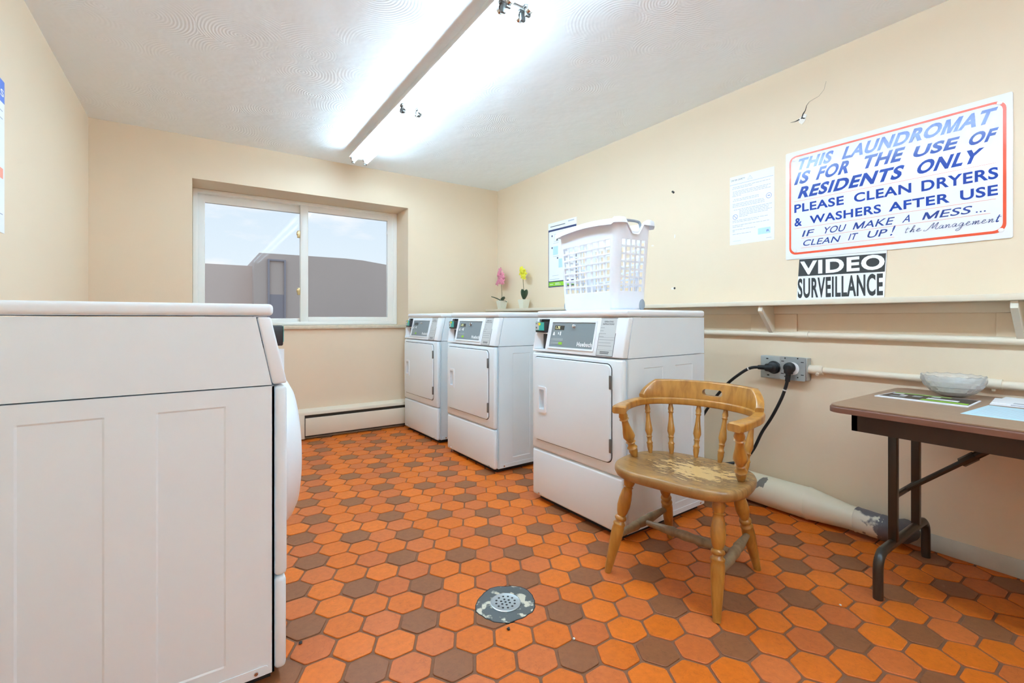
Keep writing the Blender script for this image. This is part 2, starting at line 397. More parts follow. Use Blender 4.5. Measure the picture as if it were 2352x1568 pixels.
_gc = {}
def glyph(c, bold):
    """one letter: (points, polygons, advance)"""
    if (c, bold) in _gc: return _gc[c, bold]
    def measure(body, off):
        cu = bpy.data.curves.new('txt', 'FONT'); cu.body = body; cu.offset = off; cu.resolution_u = 4
        ob = bpy.data.objects.new('txt', cu); C.objects.link(ob); bpy.context.view_layer.update()
        me = bpy.data.meshes.new_from_object(ob.evaluated_get(bpy.context.evaluated_depsgraph_get()))
        r = ([v.co.copy() for v in me.vertices], [list(p.vertices) for p in me.polygons])
        bpy.data.objects.remove(ob); bpy.data.curves.remove(cu); bpy.data.meshes.remove(me); return r
    wd = lambda q: max(v.x for v in q[0]) - min(v.x for v in q[0])
    adv = wd(measure('H' + c + 'H', 0)) - wd(measure('HH', 0))
    if c == 'M':
        h0, h1, w = -bold, 0.682 + bold, adv - 0.11; s = 0.092 + 2 * bold; x0 = 0.055 - bold; w += 2 * bold; m = w / 2
        P = [(0, 0), (s, 0), (s, .60), (m - s * .46, 0), (m + s * .46, 0), (w - s, .60), (w - s, 0), (w, 0), (w, 1), (w - s * 1.12, 1), (m, .36), (s * 1.12, 1), (0, 1)]
        vs = [Vector((x0 + x, h0 + y * (h1 - h0), 0)) for x, y in P]
        fs = [[0, 1, 2, 11, 12], [2, 3, 10, 11], [3, 4, 10], [4, 5, 9, 10], [5, 6, 7, 8, 9]]
        r = (vs, fs, adv)
    else:
        vs, fs = measure(c, bold); r = (vs, fs, adv)
    _gc[c, bold] = r; return r

def text(bm, s, box, o, U, V, shear=0.0, bold=0.0, th=0.0006, mi=0, squeeze=None):
    """word fitted into box (u0,u1,v0,v1) on the plane o,U,V"""
    pts, polys, x = [], [], 0.0
    for c in s:
        if c == ' ': x += 0.28; continue
        vs, fs, adv = glyph(c, bold); n0 = len(pts)
        pts += [(v.x + x, v.y) for v in vs]; polys += [[i + n0 for i in f] for f in fs]; x += adv + bold * 1.4
    o, U, V = Vector(o), Vector(U), Vector(V); Nn = U.cross(V).normalized()
    y0, y1 = min(p[1] for p in pts), max(p[1] for p in pts); hgt = (y1 - y0) or 1
    u0, u1, v0, v1 = box; H = v1 - v0
    x0, x1 = min(p[0] for p in pts), max(p[0] for p in pts); k = (u1 - u0 - shear * H) / (x1 - x0)
    P = []
    for px_, py_ in pts:
        q = (py_ - y0) / hgt * H
        P.append(bm.verts.new(o + U * (u0 + (px_ - x0) * k + shear * q) + V * (v0 + q) + Nn * th))
    for f in polys:
        try: bm.faces.new([P[i] for i in f]).material_index = mi
        except ValueError: pass

def flatrect(bm, u0, u1, v0, v1, o, U, V, d, mi=0):
    prism(bm, [(u0, v0), (u1, v0), (u1, v1), (u0, v1)], o, U, V, d, mi=mi)

# ------------------------------------------------------------------ room shell
XL, XR, YB, YF, ZC = -0.634, 2.722, 4.304, -3.3, 2.432
WX0, WX1, WZ0, WZ1 = -0.042, 1.690, 0.975, 2.111

def make_floor():
    bm = bmesh.new(); lay = bm.faces.layers.float.new('tone')
    t = bmesh.new(); bx(t, XL - 0.1, XR + 0.1, YF - 0.1, YB + 0.3, -0.1, -0.0035); merge(bm, t, 1)
    base = Vector((0.4061, 1.7458, 0)); ai = Vector((0.11104, -0.06124, 0)); aj = Vector((0.00187, -0.12446, 0))
    # hexagon corners from the lattice
    nb = [ai, -aj, -aj - ai, -ai, aj, aj + ai]
    nb = sorted([ai, -ai, aj, -aj, ai - aj, aj - ai], key=lambda v: math.atan2(v.y, v.x))
    cor = [(nb[k] + nb[(k + 1) % 6]) / 3 for k in range(6)]
    rnd = random.Random(3)
    for j in range(-45, 62):
        for i in range(-22, 34):
            c = base + ai * i + aj * j
            if not (XL - 0.08 < c.x < XR + 0.08 and YF - 0.08 < c.y < YB + 0.08): continue
            s = (5 + 4 * ((3 - j) // 2)) % 7
            if j % 2:
                q = (i - s) % 7
                kind = 0 if q in (0, 2, 4) else (1 if q in (3, 6) else 2)
            else:
                m = j // 2
                a = (3 + (-m) // 2) % 7; b = (6 + (1 - m) // 2) % 7
                kind = 1 if i % 7 in (a, b) else 2
            tone = (0.0, 0.5, 0.75)[kind] + rnd.random() * 0.245
            jit = 1.0 + rnd.uniform(-0.008, 0.008); dz = rnd.uniform(-0.0004, 0.0004); ra = rnd.uniform(-0.012, 0.012)
            rot = Matrix.Rotation(ra, 3, 'Z')
            poly = []
            for k in range(6):
                p, n, l = cor[k], cor[(k + 1) % 6], cor[k - 1]
                for w in (l, n):
                    poly.append(rot @ ((p * 0.93 + w * 0.07)) * jit)
            def clampv(v): return Vector((min(max(v.x, XL), XR), min(max(v.y, YF), YB), v.z))
            rings = []
            for sc, z in ((0.932, -0.004), (0.930, -0.0012), (0.905, 0.0)):
                rings.append([bm.verts.new(clampv(c + q * sc + Vector((0, 0, z + dz)))) for q in poly])
            n = len(poly); fs = []
            for a in (0, 1):
                for k in range(n): fs.append(bm.faces.new((rings[a][k], rings[a][(k + 1) % n], rings[a + 1][(k + 1) % n], rings[a + 1][k])))
            fs.append(bm.faces.new(rings[2]))
            for f in fs: f[lay] = tone; f.material_index = 0
    return struct('floor', bm, ['tile', 'grout'], angle=20)
make_floor()

bm = bmesh.new(); bx(bm, XL - 0.1, XR + 0.1, YF - 0.1, YB + 0.3, ZC, ZC + 0.1); struct('ceiling', bm, 'ceiling')
bm = bmesh.new()
bx(bm, XL - 0.1, WX0, YB, YB + 0.46, -0.1, ZC + 0.05); bx(bm, WX1, XR + 0.1, YB, YB + 0.46, -0.1, ZC + 0.05)
bx(bm, WX0, WX1, YB, YB + 0.46, -0.1, WZ0 - 0.03); bx(bm, WX0, WX1, YB, YB + 0.46, WZ1, ZC + 0.05)
struct('wall_back', bm, 'wall')
bm = bmesh.new(); bx(bm, XL - 0.1, XL, YF - 0.1, YB + 0.1, -0.1, ZC + 0.05); struct('wall_left', bm, 'wall')
bm = bmesh.new(); bx(bm, XR, XR + 0.1, YF - 0.1, YB + 0.1, -0.1, ZC + 0.05); wr = struct('wall_right', bm, 'wall')
bm = bmesh.new(); bx(bm, XL - 0.1, XR + 0.1, YF - 0.1, YF, -0.1, ZC + 0.05); struct('wall_front', bm, 'wall')
# baseboards
bm = bmesh.new(); bx(bm, XR - 0.012, XR, YF, 4.2, 0.0, 0.075, 0.004); struct('baseboard_right', bm, 'baseb')
bm = bmesh.new(); bx(bm, XL, 0.672, YB - 0.02, YB, 0.0, 0.085, 0.004); struct('baseboard_back', bm, 'trimp')
# stone window ledge
bm = bmesh.new(); bx(bm, WX0 - 0.0, WX1 - 0.0, YB - 0.022, YB + 0.46, WZ0 - 0.03, WZ0, 0.004); struct('trim_1', bm, 'stone')

# ---- wall blemishes on the right wall (marks in the wall itself)
bm = bmesh.new()
X = XR - 0.001
def blob(bm, y, z, ry, rz, n, seed, mi):
    r = random.Random(seed); pts = [(-(y + ry * math.cos(2 * PI * k / n) * r.uniform(0.6, 1.1)), z + rz * math.sin(2 * PI * k / n) * r.uniform(0.6, 1.1)) for k in range(n)]
    prism(bm, pts, (XR, 0, 0), (0, -1, 0), (0, 0, 1), 0.002, mi=mi)
blob(bm, 1.205, 2.118, 0.022, 0.022, 11, 1, 0); blob(bm, 1.19, 2.135, 0.014, 0.014, 9, 2, 0)
obj('plaster_chip', bm, 'plaster', wr)['label'] = 'bare white plaster where the paint has chipped'
for q in ((2.205, 1.564, 0.013, 0.006, 8, 3, 0), (2.016, 1.603, 0.006, 0.018, 8, 4, 0), (2.03, 1.243, 0.016, 0.009, 8, 5, 0), (2.36, 1.60, 0.012, 0.01, 8, 9, 0)):
    bm = bmesh.new(); blob(bm, *q); obj('plaster_chip', bm, 'plaster', wr)['label'] = 'small pale filler mark'
bm = bmesh.new()
tube(bm, [(X, 1.205, 2.125), (X, 1.196, 2.15), (X, 1.185, 2.165), (X, 1.18, 2.188), (X, 1.165, 2.205)], [0.004, 0.0035, 0.002, 0.0012, 0.0006], 6)
tube(bm, [(X, 1.215, 2.125), (X, 1.235, 2.122), (X, 1.262, 2.124)], [0.004, 0.002, 0.0006], 6)
tube(bm, [(X, 1.165, 2.205), (X, 1.12, 2.215), (X, 1.095, 2.24), (X, 1.085, 2.28)], 0.0004, 6)
obj('wall_crack', bm, 'crumb', wr)['label'] = 'dark crack running from the chipped plaster'
for y, z in ((2.034, 1.916), (2.026, 1.909), (2.018, 1.246)):
    bm = bmesh.new(); lathe(bm, [(0.008, 0), (0.006, 0.004)], 8, Matrix.Translation((XR, y, z)) @ Matrix.Rotation(-PI / 2, 4, 'Y')); obj('nail_hole', bm, 'crumb', wr)['label'] = 'dark nail hole'

# ------------------------------------------------------------------ window
win = bpy.data.objects.new('window_1', None); C.objects.link(win); win['kind'] = 'structure'
y0 = YB + 0.304
def rframe(bm, x0, x1, z0, z1, w, ya, yb, bev=0.004):
    wl, wr_, wb, wt = w
    bx(bm, x0, x0 + wl, ya, yb, z0, z1, bev); bx(bm, x1 - wr_, x1, ya, yb, z0, z1, bev)
    bx(bm, x0 + wl - 0.002, x1 - wr_ + 0.002, ya, yb, z0, z0 + wb, bev); bx(bm, x0 + wl - 0.002, x1 - wr_ + 0.002, ya, yb, z1 - wt, z1, bev)
bm = bmesh.new(); rframe(bm, WX0 + 0.001, WX1 - 0.001, WZ0 + 0.001, WZ1 - 0.001, (0.035, 0.035, 0.03, 0.03), y0 - 0.002, y0 + 0.12)
obj('frame', bm, 'vinyl', win)
bm = bmesh.new(); rframe(bm, -0.012, 0.83, WZ0 + 0.026, WZ1 - 0.026, (0.055, 0.05, 0.036, 0.072), y0 + 0.055, y0 + 0.095)
sash = obj('sash', bm, 'vinyl', win)
bm = bmesh.new(); bx(bm, 0.035, 0.79, y0 + 0.072, y0 + 0.078, WZ0 + 0.05, 2.05); obj('pane', bm, 'glass', sash, smooth=False)
bm = bmesh.new(); rframe(bm, 0.775, 1.662, WZ0 + 0.026, WZ1 - 0.026, (0.067, 0.068, 0.050, 0.056), y0 + 0.010, y0 + 0.052)
sash2 = obj('sash', bm, 'vinyl', win)
bm = bmesh.new(); bx(bm, 0.83, 1.60, y0 + 0.028, y0 + 0.034, WZ0 + 0.06, 2.05); obj('pane', bm, 'glass', sash2, smooth=False)
for z in (1.288, 1.815):
    bm = bmesh.new(); bx(bm, 0.752, 0.778, y0 + 0.022, y0 + 0.05, z - 0.035, z + 0.03, 0.005); bx(bm, 0.745, 0.760, y0 + 0.01, y0 + 0.04, z - 0.012, z + 0.018, 0.004)
    obj('latch', bm, 'brass', sash2)
bm = bmesh.new(); bx(bm, 1.578, 1.596, y0 + 0.004, y0 + 0.014, 1.89, 1.915, 0.003); obj('stop_clip', bm, 'white', sash2)

# ------------------------------------------------------------------ fluorescent fixtures
def fixture(name, ya, yb, label, tm='tube', fx=1.115):
    f = thing(name, label, 'light fixture', (fx, ya, ZC), 0, 'fluorescent strip lights on the ceiling')
    L = yb - ya
    bm = bmesh.new()
    prism(bm, [(-0.066, 0), (0.066, 0), (0.072, -0.046), (0.086, -0.050), (0.084, -0.056), (0.055, -0.060), (-0.055, -0.060), (-0.084, -0.056), (-0.086, -0.050), (-0.072, -0.046)], (0, L, 0), (1, 0, 0), (0, 0, 1), L)
    obj('housing', bm, 'lamphousing', f)
    n = 2; seg = L / n
    for k in range(n):
        for sx_ in (-0.05, 0.05):
            a, b = k * seg + 0.022, (k + 1) * seg - 0.022
            bm = bmesh.new(); tube(bm, [(sx_, a, -0.080), (sx_, b, -0.080)], 0.0165, 20); tb = obj('tube', bm, tm, f)
            for e0, e1 in ((a - 0.004, a + 0.016), (b - 0.016, b + 0.004)):
                bm = bmesh.new(); tube(bm, [(sx_, e0, -0.080), (sx_, e1, -0.080)], 0.0172, 16); obj('end_cap', bm, 'chrome', tb)
            for yy in (a - 0.012, b + 0.012):
                bm = bmesh.new(); bx(bm, sx_ - 0.012, sx_ + 0.012, yy - 0.007, yy + 0.007, -0.104, -0.055, 0.003)
                bx(bm, sx_ - 0.019, sx_ + 0.019, yy - 0.009, yy + 0.009, -0.07, -0.055, 0.003)
                obj('lamp_holder', bm, 'hinge', f)
    return f
fixture('fluorescent_fixture', 1.63, 3.94, 'white twin-tube fluorescent fixture on the ceiling, ending near the window')
fixture('fluorescent_fixture', -0.70, 1.612, 'twin-tube fluorescent fixture whose lit end enters at the top edge of the photo', 'tube2')
fixture('fluorescent_fixture', -3.03, -0.718, 'unseen twin-tube fixture added behind the camera as extra room light, in line with the other two', 'tube3')  # added fixture, out of view, brightens the room from behind the camera

# ------------------------------------------------------------------ dryers and washer
DW, DD, DH = 0.672, 0.665, 1.080
def side_recess(bm, y, sgn, rects, x0, x1, z0, z1, depth=0.0022, tr=0.0045):
    """pressed sheet side with shallow recessed panels"""
    xs = {x0, x1}; zs = {z0, z1}
    for a, b, c, d in rects:
        xs |= {a, a + tr, b - tr, b}; zs |= {c, c + tr, d - tr, d}
    xs = sorted(xs); zs = sorted(zs); V_ = {}
    for x in xs:
        for z in zs:
            h = 0
            for a, b, c, d in rects:
                if a + tr - 1e-6 <= x <= b - tr + 1e-6 and c + tr - 1e-6 <= z <= d - tr + 1e-6: h = depth
            V_[x, z] = bm.verts.new((x, y + sgn * h, z))
    for i in range(len(xs) - 1):
        for k in range(len(zs) - 1):
            bm.faces.new((V_[xs[i], zs[k]], V_[xs[i + 1], zs[k]], V_[xs[i + 1], zs[k + 1]], V_[xs[i], zs[k + 1]]))

SL = 0.045 / 0.2
def slope_frame():
    """origin on the console face at y=0,z=.846 ; U to the viewer's right is -Y"""
    V = Vector((0.045, 0, 0.198)).normalized(); U = Vector((0, -1, 0)); return V, U
def machine(name, label, cat, loc, rz, group, kind):
    t = thing(name, label, cat, loc, rz, group)
    # cabinet: sides, back and inner body
    bm = bmesh.new()
    bx(bm, 0.034, DD, 0.0045, DW - 0.0045, 0.03, 0.846, 0.001, 1)
    rects = [(0.152, 0.303, 0.09, 0.80), (0.402, 0.555, 0.09, 0.80)]
    side_recess(bm, 0.0, 1, rects, 0.034, DD, 0.03, 0.846); side_recess(bm, DW, -1, rects, 0.034, DD, 0.03, 0.846)
    for yy in (0.0, DW):
        bx(bm, 0.034, 0.04, min(yy, yy + (0.005 if yy == 0 else -0.005)), max(yy, yy + (0.005 if yy == 0 else -0.005)), 0.03, 0.846)
    # raised strip along the bottom of each side
    for yy, s in ((0.0, -1), (DW, 1)):
        prism(bm, rr(0.05, DD - 0.01, 0.031, 0.056, 0.008), (0, yy, 0), (1, 0, 0) if s < 0 else (1, 0, 0), (0, 0, 1), 0.002 * (1 if s < 0 else -1))
    cab = obj('cabinet', bm, 'enamel', t, angle=12)
    for x in (0.08, 0.35, DD - 0.04):
        for yy, s in ((-0.002, -1), (DW + 0.002, 1)):
            bm = bmesh.new(); lathe(bm, [(0.006, 0), (0.005, 0.003)], 10, Matrix.Translation((x, yy, 0.043)) @ Matrix.Rotation(s * -PI / 2, 4, 'X')); obj('screw', bm, 'chrome', cab)
    # upper side / console body
    bm = bmesh.new()
    prism(bm, [(0.040, 0.8495), (DD, 0.8495), (DD, 1.043), (0.080, 1.043)], (0, DW - 0.001, 0), (1, 0, 0), (0, 0, 1), DW - 0.002)
    obj('upper_cabinet', bm, 'enamel', t)
    # control console (slanted fascia)
    bm = bmesh.new()
    tmp = bmesh.new(); prism(tmp, [(0.0, 0.852), (0.0375, 0.8505), (0.0775, 1.0425), (0.0425, 1.0425)], (0, DW, 0), (1, 0, 0), (0, 0, 1), DW)
    bmesh.ops.bevel(tmp, geom=tmp.edges[:], offset=0.006, segments=3, affect='EDGES', profile=0.5); merge(bm, tmp)
    con = obj('console', bm, 'enamel2', t)
    # slope helpers
    V, U = slope_frame(); O = Vector((0.0 - 0.0005, 0, 0.8465))
    zz = lambda z: (z - 0.8465) / V.z
    P = lambda y, z, d=0: O + V * zz(z) + Vector((0, y, 0)) - Vector((V.z, 0, -V.x)) * d
    # opening for the payment reader
    cut = bmesh.new(); bx(cut, -0.05, 0.062, 0.560, 0.655, 0.864, 1.034); boolean(con, cut)
    bm = bmesh.new()
    bx(bm, 0.060, 0.064, 0.553, 0.66, 0.856, 1.04); bx(bm, 0.03, 0.0605, 0.5605, 0.605, 0.866, 0.950)
    obj('reader_recess', bm, 'dark', con)
    bm = bmesh.new(); bx(bm, 0.022, 0.062, 0.56, 0.655, 0.951, 0.957); 
    prism(bm, [(0.006, 0.655), (0.0615, 0.655), (0.0615, 0.606)], (0, 0, 0.866), (1, 0, 0), (0, 1, 0), 0.084)
    obj('recess_shelf', bm, 'enamel2', con)
    bm = bmesh.new()
    bx(bm, 0.008, 0.058, 0.566, 0.652, 0.959, 1.018, 0.004)
    fo = (0.0078, 0, 0)
    UU, VV = (0, -1, 0), (0, 0, 1)
    flatrect(bm, -0.650, -0.574, 0.970, 1.016, fo, UU, VV, 0.0012, 1)
    flatrect(bm, -0.650, -0.618, 0.973, 1.014, (0.0066, 0, 0), UU, VV, 0.0006, 2)
    flatrect(bm, -0.628, -0.616, 1.000, 1.012, (0.006, 0, 0), UU, VV, 0.0006, 3)
    prism(bm, [(-0.612 + 0.010 * math.cos(a * PI / 6), 1.006 + 0.0085 * math.sin(a * PI / 6)) for a in range(12)], (0.0055, 0, 0), UU, VV, 0.0006, mi=4)
    flatrect(bm, -0.646, -0.632, 1.005, 1.010, (0.006, 0, 0), UU, VV, 0.0004, 5); flatrect(bm, -0.644, -0.634, 0.980, 0.990, (0.006, 0, 0), UU, VV, 0.0004, 5)
    obj('card_reader', bm, ['dark', 'teal', 'labelgrey', 'pinkp', 'yellow', 'inkgrey'], t)['label'] = 'teal and white card reader'
    # display plate in its raised white bezel
    Nn = U.cross(V); 
    bm = bmesh.new(); ring(bm, rr(-0.538, -0.190, zz(0.873), zz(1.024), 0.004), rr(-0.528, -0.200, zz(0.882), zz(1.016), 0.002), O - Nn * 0.001, U, V, 0.006)
    bez = obj('display_bezel', bm, 'enamel2', con)
    bm = bmesh.new(); flatrect(bm, -0.529, -0.199, zz(0.881), zz(1.017), O - Nn * 0.001, U, V, 0.003, 5)
    Q = O + Nn * 0.002
    flatrect(bm, -0.503, -0.428, zz(0.975), zz(0.998), Q, U, V, 0.0015, 0)
    if kind != 'off':
        text(bm, '1.75', (-0.495, -0.460, zz(0.979), zz(0.994)), Q, U, V, 0.1, 0.01, 0.0022, 1)
    prism(bm, rr(-0.522, -0.425, zz(0.914), zz(0.930), 0.003), Q, U, V, 0.0008, mi=2); prism(bm, rr(-0.524, -0.425, zz(0.895), zz(0.911), 0.003), Q, U, V, 0.0008, mi=2)
    prism(bm, rr(-0.456, -0.426, zz(0.896), zz(0.910), 0.005), Q, U, V, 0.0014, mi=3)
    prism(bm, [(-0.513, zz(0.945)), (-0.497, zz(0.945)), (-0.502, zz(0.964)), (-0.508, zz(0.964))], Q, U, V, 0.0008, mi=4)
    flatrect(bm, -0.471, -0.465, zz(0.950), zz(0.962), Q, U, V, 0.0008, 4); flatrect(bm, -0.456, -0.448, zz(0.946), zz(0.966), Q, U, V, 0.0008, 4)
    text(bm, 'Huebsch', (-0.312, -0.204, zz(0.893), zz(0.916)), Q, U, V, 0.0, 0.035, 0.0012, 4)
    pl = obj('display_plate', bm, ['lcd', 'digits', 'midgrey', 'greenp', 'white', 'panelgrey'], con)
    bm = bmesh.new(); lathe(bm, [(0.010, 0), (0.010, 0.004), (0.008, 0.006), (0.008, 0.012), (0.005, 0.014)], 16, Matrix.Translation(Q + U * -0.352 + V * zz(0.995)) @ Vector((0, 0, 1)).rotation_difference(Nn).to_matrix().to_4x4())
    obj('lock', bm, 'chrome', pl)
    # instruction label
    bm = bmesh.new()
    flatrect(bm, -0.170, -0.062, zz(0.856), zz(1.040), O, U, V, 0.0012, 1); flatrect(bm, -0.167, -0.065, zz(0.8585), zz(1.0375), O, U, V, 0.0018, 0)
    Q2 = O + Nn * 0.0018
    text(bm, 'OPERATING', (-0.145, -0.087, zz(1.018), zz(1.026)), Q2, U, V, 0, 0.02, 0.0005, 1); text(bm, 'INSTRUCTIONS', (-0.153, -0.080, zz(1.006), zz(1.014)), Q2, U, V, 0, 0.02, 0.0005, 1)
    for k, w in enumerate((0.026, 0.022, 0.040, 0.028, 0.094, 0.078, 0.085)):
        z = 0.991 - k * 0.0145; flatrect(bm, -0.164, -0.164 + w, zz(z), zz(z) + 0.0022, Q2, U, V, 0.0004, 2)
    for z in (0.945, 0.884): flatrect(bm, -0.166, -0.066, zz(z), zz(z) + 0.0012, Q2, U, V, 0.0004, 2)
    flatrect(bm, -0.146, -0.088, zz(0.874), zz(0.878), Q2, U, V, 0.0004, 1); flatrect(bm, -0.146, -0.090, zz(0.867), zz(0.871), Q2, U, V, 0.0004, 1)
    obj('instruction_label', bm, ['labelgrey', 'inkgrey', 'midgrey'], con)
    # lid
    bm = bmesh.new(); bx(bm, 0.036, DD + 0.002, -0.003, DW + 0.003, 1.0465, DH, 0.012, 4); obj('lid', bm, 'enamel2', t)
    # front panel, door, lower panel
    def soft(x0, x1, y0, y1, z0, z1, b):
        q = bmesh.new(); bx(q, x0, x1, y0, y1, z0, z1, b, 3); return q
    bm = soft(0.0, 0.0335, 0, DW, 0.2965, 0.8455, 0.013); fp = obj('front_panel', bm, 'enamel', t)
    bm = soft(0.002, 0.0335, 0, DW, 0.029, 0.2935, 0.013)
    lp = obj('lower_panel', bm, 'enamel', t)
    for y in (0.06, DW - 0.06):
        bm = bmesh.new(); lathe(bm, [(0.006, 0), (0.005, 0.003)], 10, Matrix.Translation((0.003, y, 0.044)) @ Matrix.Rotation(-PI / 2, 4, 'Y')); obj('screw', bm, 'chrome', lp)
    bm = bmesh.new(); bx(bm, 0.04, DD - 0.02, 0.03, DW - 0.03, 0.0, 0.031); obj('base', bm, 'gap', t)  # dark block painted in for the shaded gap under the machine
    F = (0, 0, 0); UU = Vector((0, -1, 0)); VV = Vector((0, 0, 1))
    if kind == 'washer':
        mtx = Matrix.Translation((0.002, DW / 2, 0.585)) @ Matrix.Rotation(-PI / 2, 4, 'Y')
        bm = bmesh.new(); lathe(bm, [(0.262, -0.002), (0.262, 0.012), (0.255, 0.024), (0.235, 0.046), (0.205, 0.062), (0.178, 0.068), (0.165, 0.064), (0.158, 0.05)], 48, mtx)
        d = obj('door', bm, 'enamel2', t)
        bm = bmesh.new(); lathe(bm, [(0.166, 0.055), (0.14, 0.062), (0.09, 0.068), (0.03, 0.070)], 40, mtx); obj('door_glass', bm, 'lcd', d)
        bm = bmesh.new(); bx(bm, -0.062, -0.05, 0.10, 0.125, 0.53, 0.64, 0.004); obj('handle', bm, 'gripgrey', d)
    else:
        bm = bmesh.new(); prism(bm, rr(-0.6515, -0.0615, 0.3495, 0.8235, 0.032), (0.001, 0, 0), UU, VV, 0.002); dg_ = obj('door_gap', bm, 'gap', fp)
        bm = bmesh.new(); prism(bm, rr(-0.647, -0.066, 0.354, 0.819, 0.028), (0.001, 0, 0), UU, VV, 0.011, 0.004, 3); d = obj('door', bm, 'enamel', t)
        for hit in (d, dg_, fp):
            cut = bmesh.new(); prism(cut, rr(-0.592, -0.548, 0.530, 0.640, 0.006), (0.030, 0, 0), UU, VV, 0.06); boolean(hit, cut)
        bm = bmesh.new(); ring(bm, rr(-0.603, -0.532, 0.512, 0.656, 0.010), rr(-0.592, -0.548, 0.530, 0.640, 0.006), (-0.008, 0, 0), UU, VV, 0.007)
        ring(bm, rr(-0.592, -0.547, 0.529, 0.641, 0.006), rr(-0.590, -0.549, 0.531, 0.639, 0.006), (0.0295, 0, 0), UU, VV, 0.0375)
        prism(bm, rr(-0.592, -0.547, 0.529, 0.641, 0.006), (0.0295, 0, 0), UU, VV, 0.002)
        obj('handle', bm, 'enamel2', d)
        for z0, z1 in ((0.702, 0.768), (0.402, 0.468)):
            bm = bmesh.new(); bx(bm, -0.0125, 0.0, 0.060, 0.073, z0, z1, 0.003)
            obj('hinge', bm, 'hinge', d)
    return t
G = 'white coin-laundry dryers along the right wall'
def dryer(loc, rz, label, kind='on'):
    return machine('clothes_dryer', label, 'dryer', loc, rz, G, kind)
d3 = dryer((1.620, 1.484, 0), 0.0294, 'white clothes dryer nearest the chair, with the laundry basket on its top')
d2 = dryer((1.6237, 2.6115, 0), 0.0236, 'white clothes dryer standing in the middle of the row of three')
d1 = dryer((1.6262, 3.5016, 0), 0.0377, 'white clothes dryer farthest away, beside the window and the baseboard heater', 'off')
ws = machine('washing_machine', 'large white front-loading washer at the left edge of the photo, seen from its plain side', 'washing machine', (0.213, 1.478 + DW, 0), PI, None, 'washer')

# ------------------------------------------------------------------ baseboard heater
ht = thing('baseboard_heater', 'cream metal baseboard heater on the wall under the window', 'heater', (0.675, YB, 0))
HL = 2.722 - 0.675 - 0.02; hy = -0.064
bm = bmesh.new(); bx(bm, 0.03, HL, -0.04, -0.001, 0.02, 0.23); obj('fin_housing', bm, 'heatdark', ht)
bm = bmesh.new(); prism(bm, [(0, 0.258), (hy + 0.004, 0.240), (hy, 0.234), (hy, 0.212), (hy + 0.004, 0.212), (hy + 0.006, 0.232), (0, 0.248)], (0.0, 0, 0), (0, 1, 0), (0, 0, 1), HL); obj('top_cover', bm, 'pipe', ht)
bm = bmesh.new(); bx(bm, 0.075, HL, hy, hy + 0.008, 0.036, 0.186, 0.003); obj('front_cover', bm, 'pipe', ht)
bm = bmesh.new(); bx(bm, 0.0, 0.07, hy - 0.002, 0, 0.012, 0.213, 0.004); obj('end_cap', bm, 'pipe', ht)

# ------------------------------------------------------------------ shelf with brackets
SX = 2.56
sh = thing('wall_shelf', 'long beige wooden shelf fixed along the right wall behind the dryers', 'shelf', (XR, 0, 1.108))
bm = bmesh.new(); bx(bm, SX - XR, -0.001, -1.2, YB - 0.005, 0, 0.026, 0.003); obj('shelf_board', bm, 'pipe', sh)
bm = bmesh.new(); bx(bm, -0.02, -0.001, -1.2, YB - 0.005, -0.045, -0.0005, 0.002); obj('ledger_strip', bm, 'pipe', sh)
for y in (0.388, 1.353, 2.318, 3.283):
    bm = bmesh.new()
    prism(bm, [(-0.145, -0.001), (-0.022, -0.001), (-0.001, -0.046), (-0.001, -0.165), (-0.018, -0.165), (-0.148, -0.03)], (0, y + 0.011, 0), (1, 0, 0), (0, 0, 1), 0.022, 0.002)
    obj('bracket', bm, 'trimp', sh)
bm = bmesh.new(); bx(bm, -0.009, -0.001, 1.225, 1.48, -0.145, -0.046, 0.002); obj('backing_plate', bm, 'wall', sh)
bm = bmesh.new(); bx(bm, -0.009, -0.001, 0.33, 0.46, -0.16, -0.046, 0.002); obj('backing_plate', bm, 'wall', sh)

# ------------------------------------------------------------------ conduits
px = XR - 0.0175
bm = bmesh.new(); tube(bm, [(px, -1.2, 0.948), (px, YB - 0.01, 0.948)], 0.0165, 14)
cd1 = tag(obj('conduit_pipe', bm, 'pipe'), 'long beige painted conduit running under the shelf on the right wall', 'pipe', 'painted conduits on the right wall')
for y in (1.19, 3.0):
    bm = bmesh.new(); tube(bm, [(px, y - 0.03, 0.948), (px, y + 0.03, 0.948)], 0.0195, 14); obj('coupling', bm, 'pipe', cd1)
bm = bmesh.new(); tube(bm, [(px, -1.2, 0.772), (px, 1.125, 0.766)], 0.0165, 14)
cd2 = tag(obj('conduit_pipe', bm, 'pipe'), 'shorter beige conduit leaving the right side of the metal outlet box', 'pipe', 'painted conduits on the right wall')
bm = bmesh.new(); tube(bm, [(px, 0.44, 0.770), (px, 0.49, 0.770)], 0.021, 14); bx(bm, px - 0.006, px + 0.006, 0.459, 0.471, 0.74, 0.752, 0.002); obj('coupling', bm, 'pipe', cd2)
bm = bmesh.new(); tube(bm, [(px, 1.09, 0.766), (px, 1.158, 0.766)], 0.024, 14); tube(bm, [(px - 0.03, 1.11, 0.744), (px - 0.012, 1.11, 0.752)], 0.007, 8); obj('connector', bm, 'pipe', cd2)

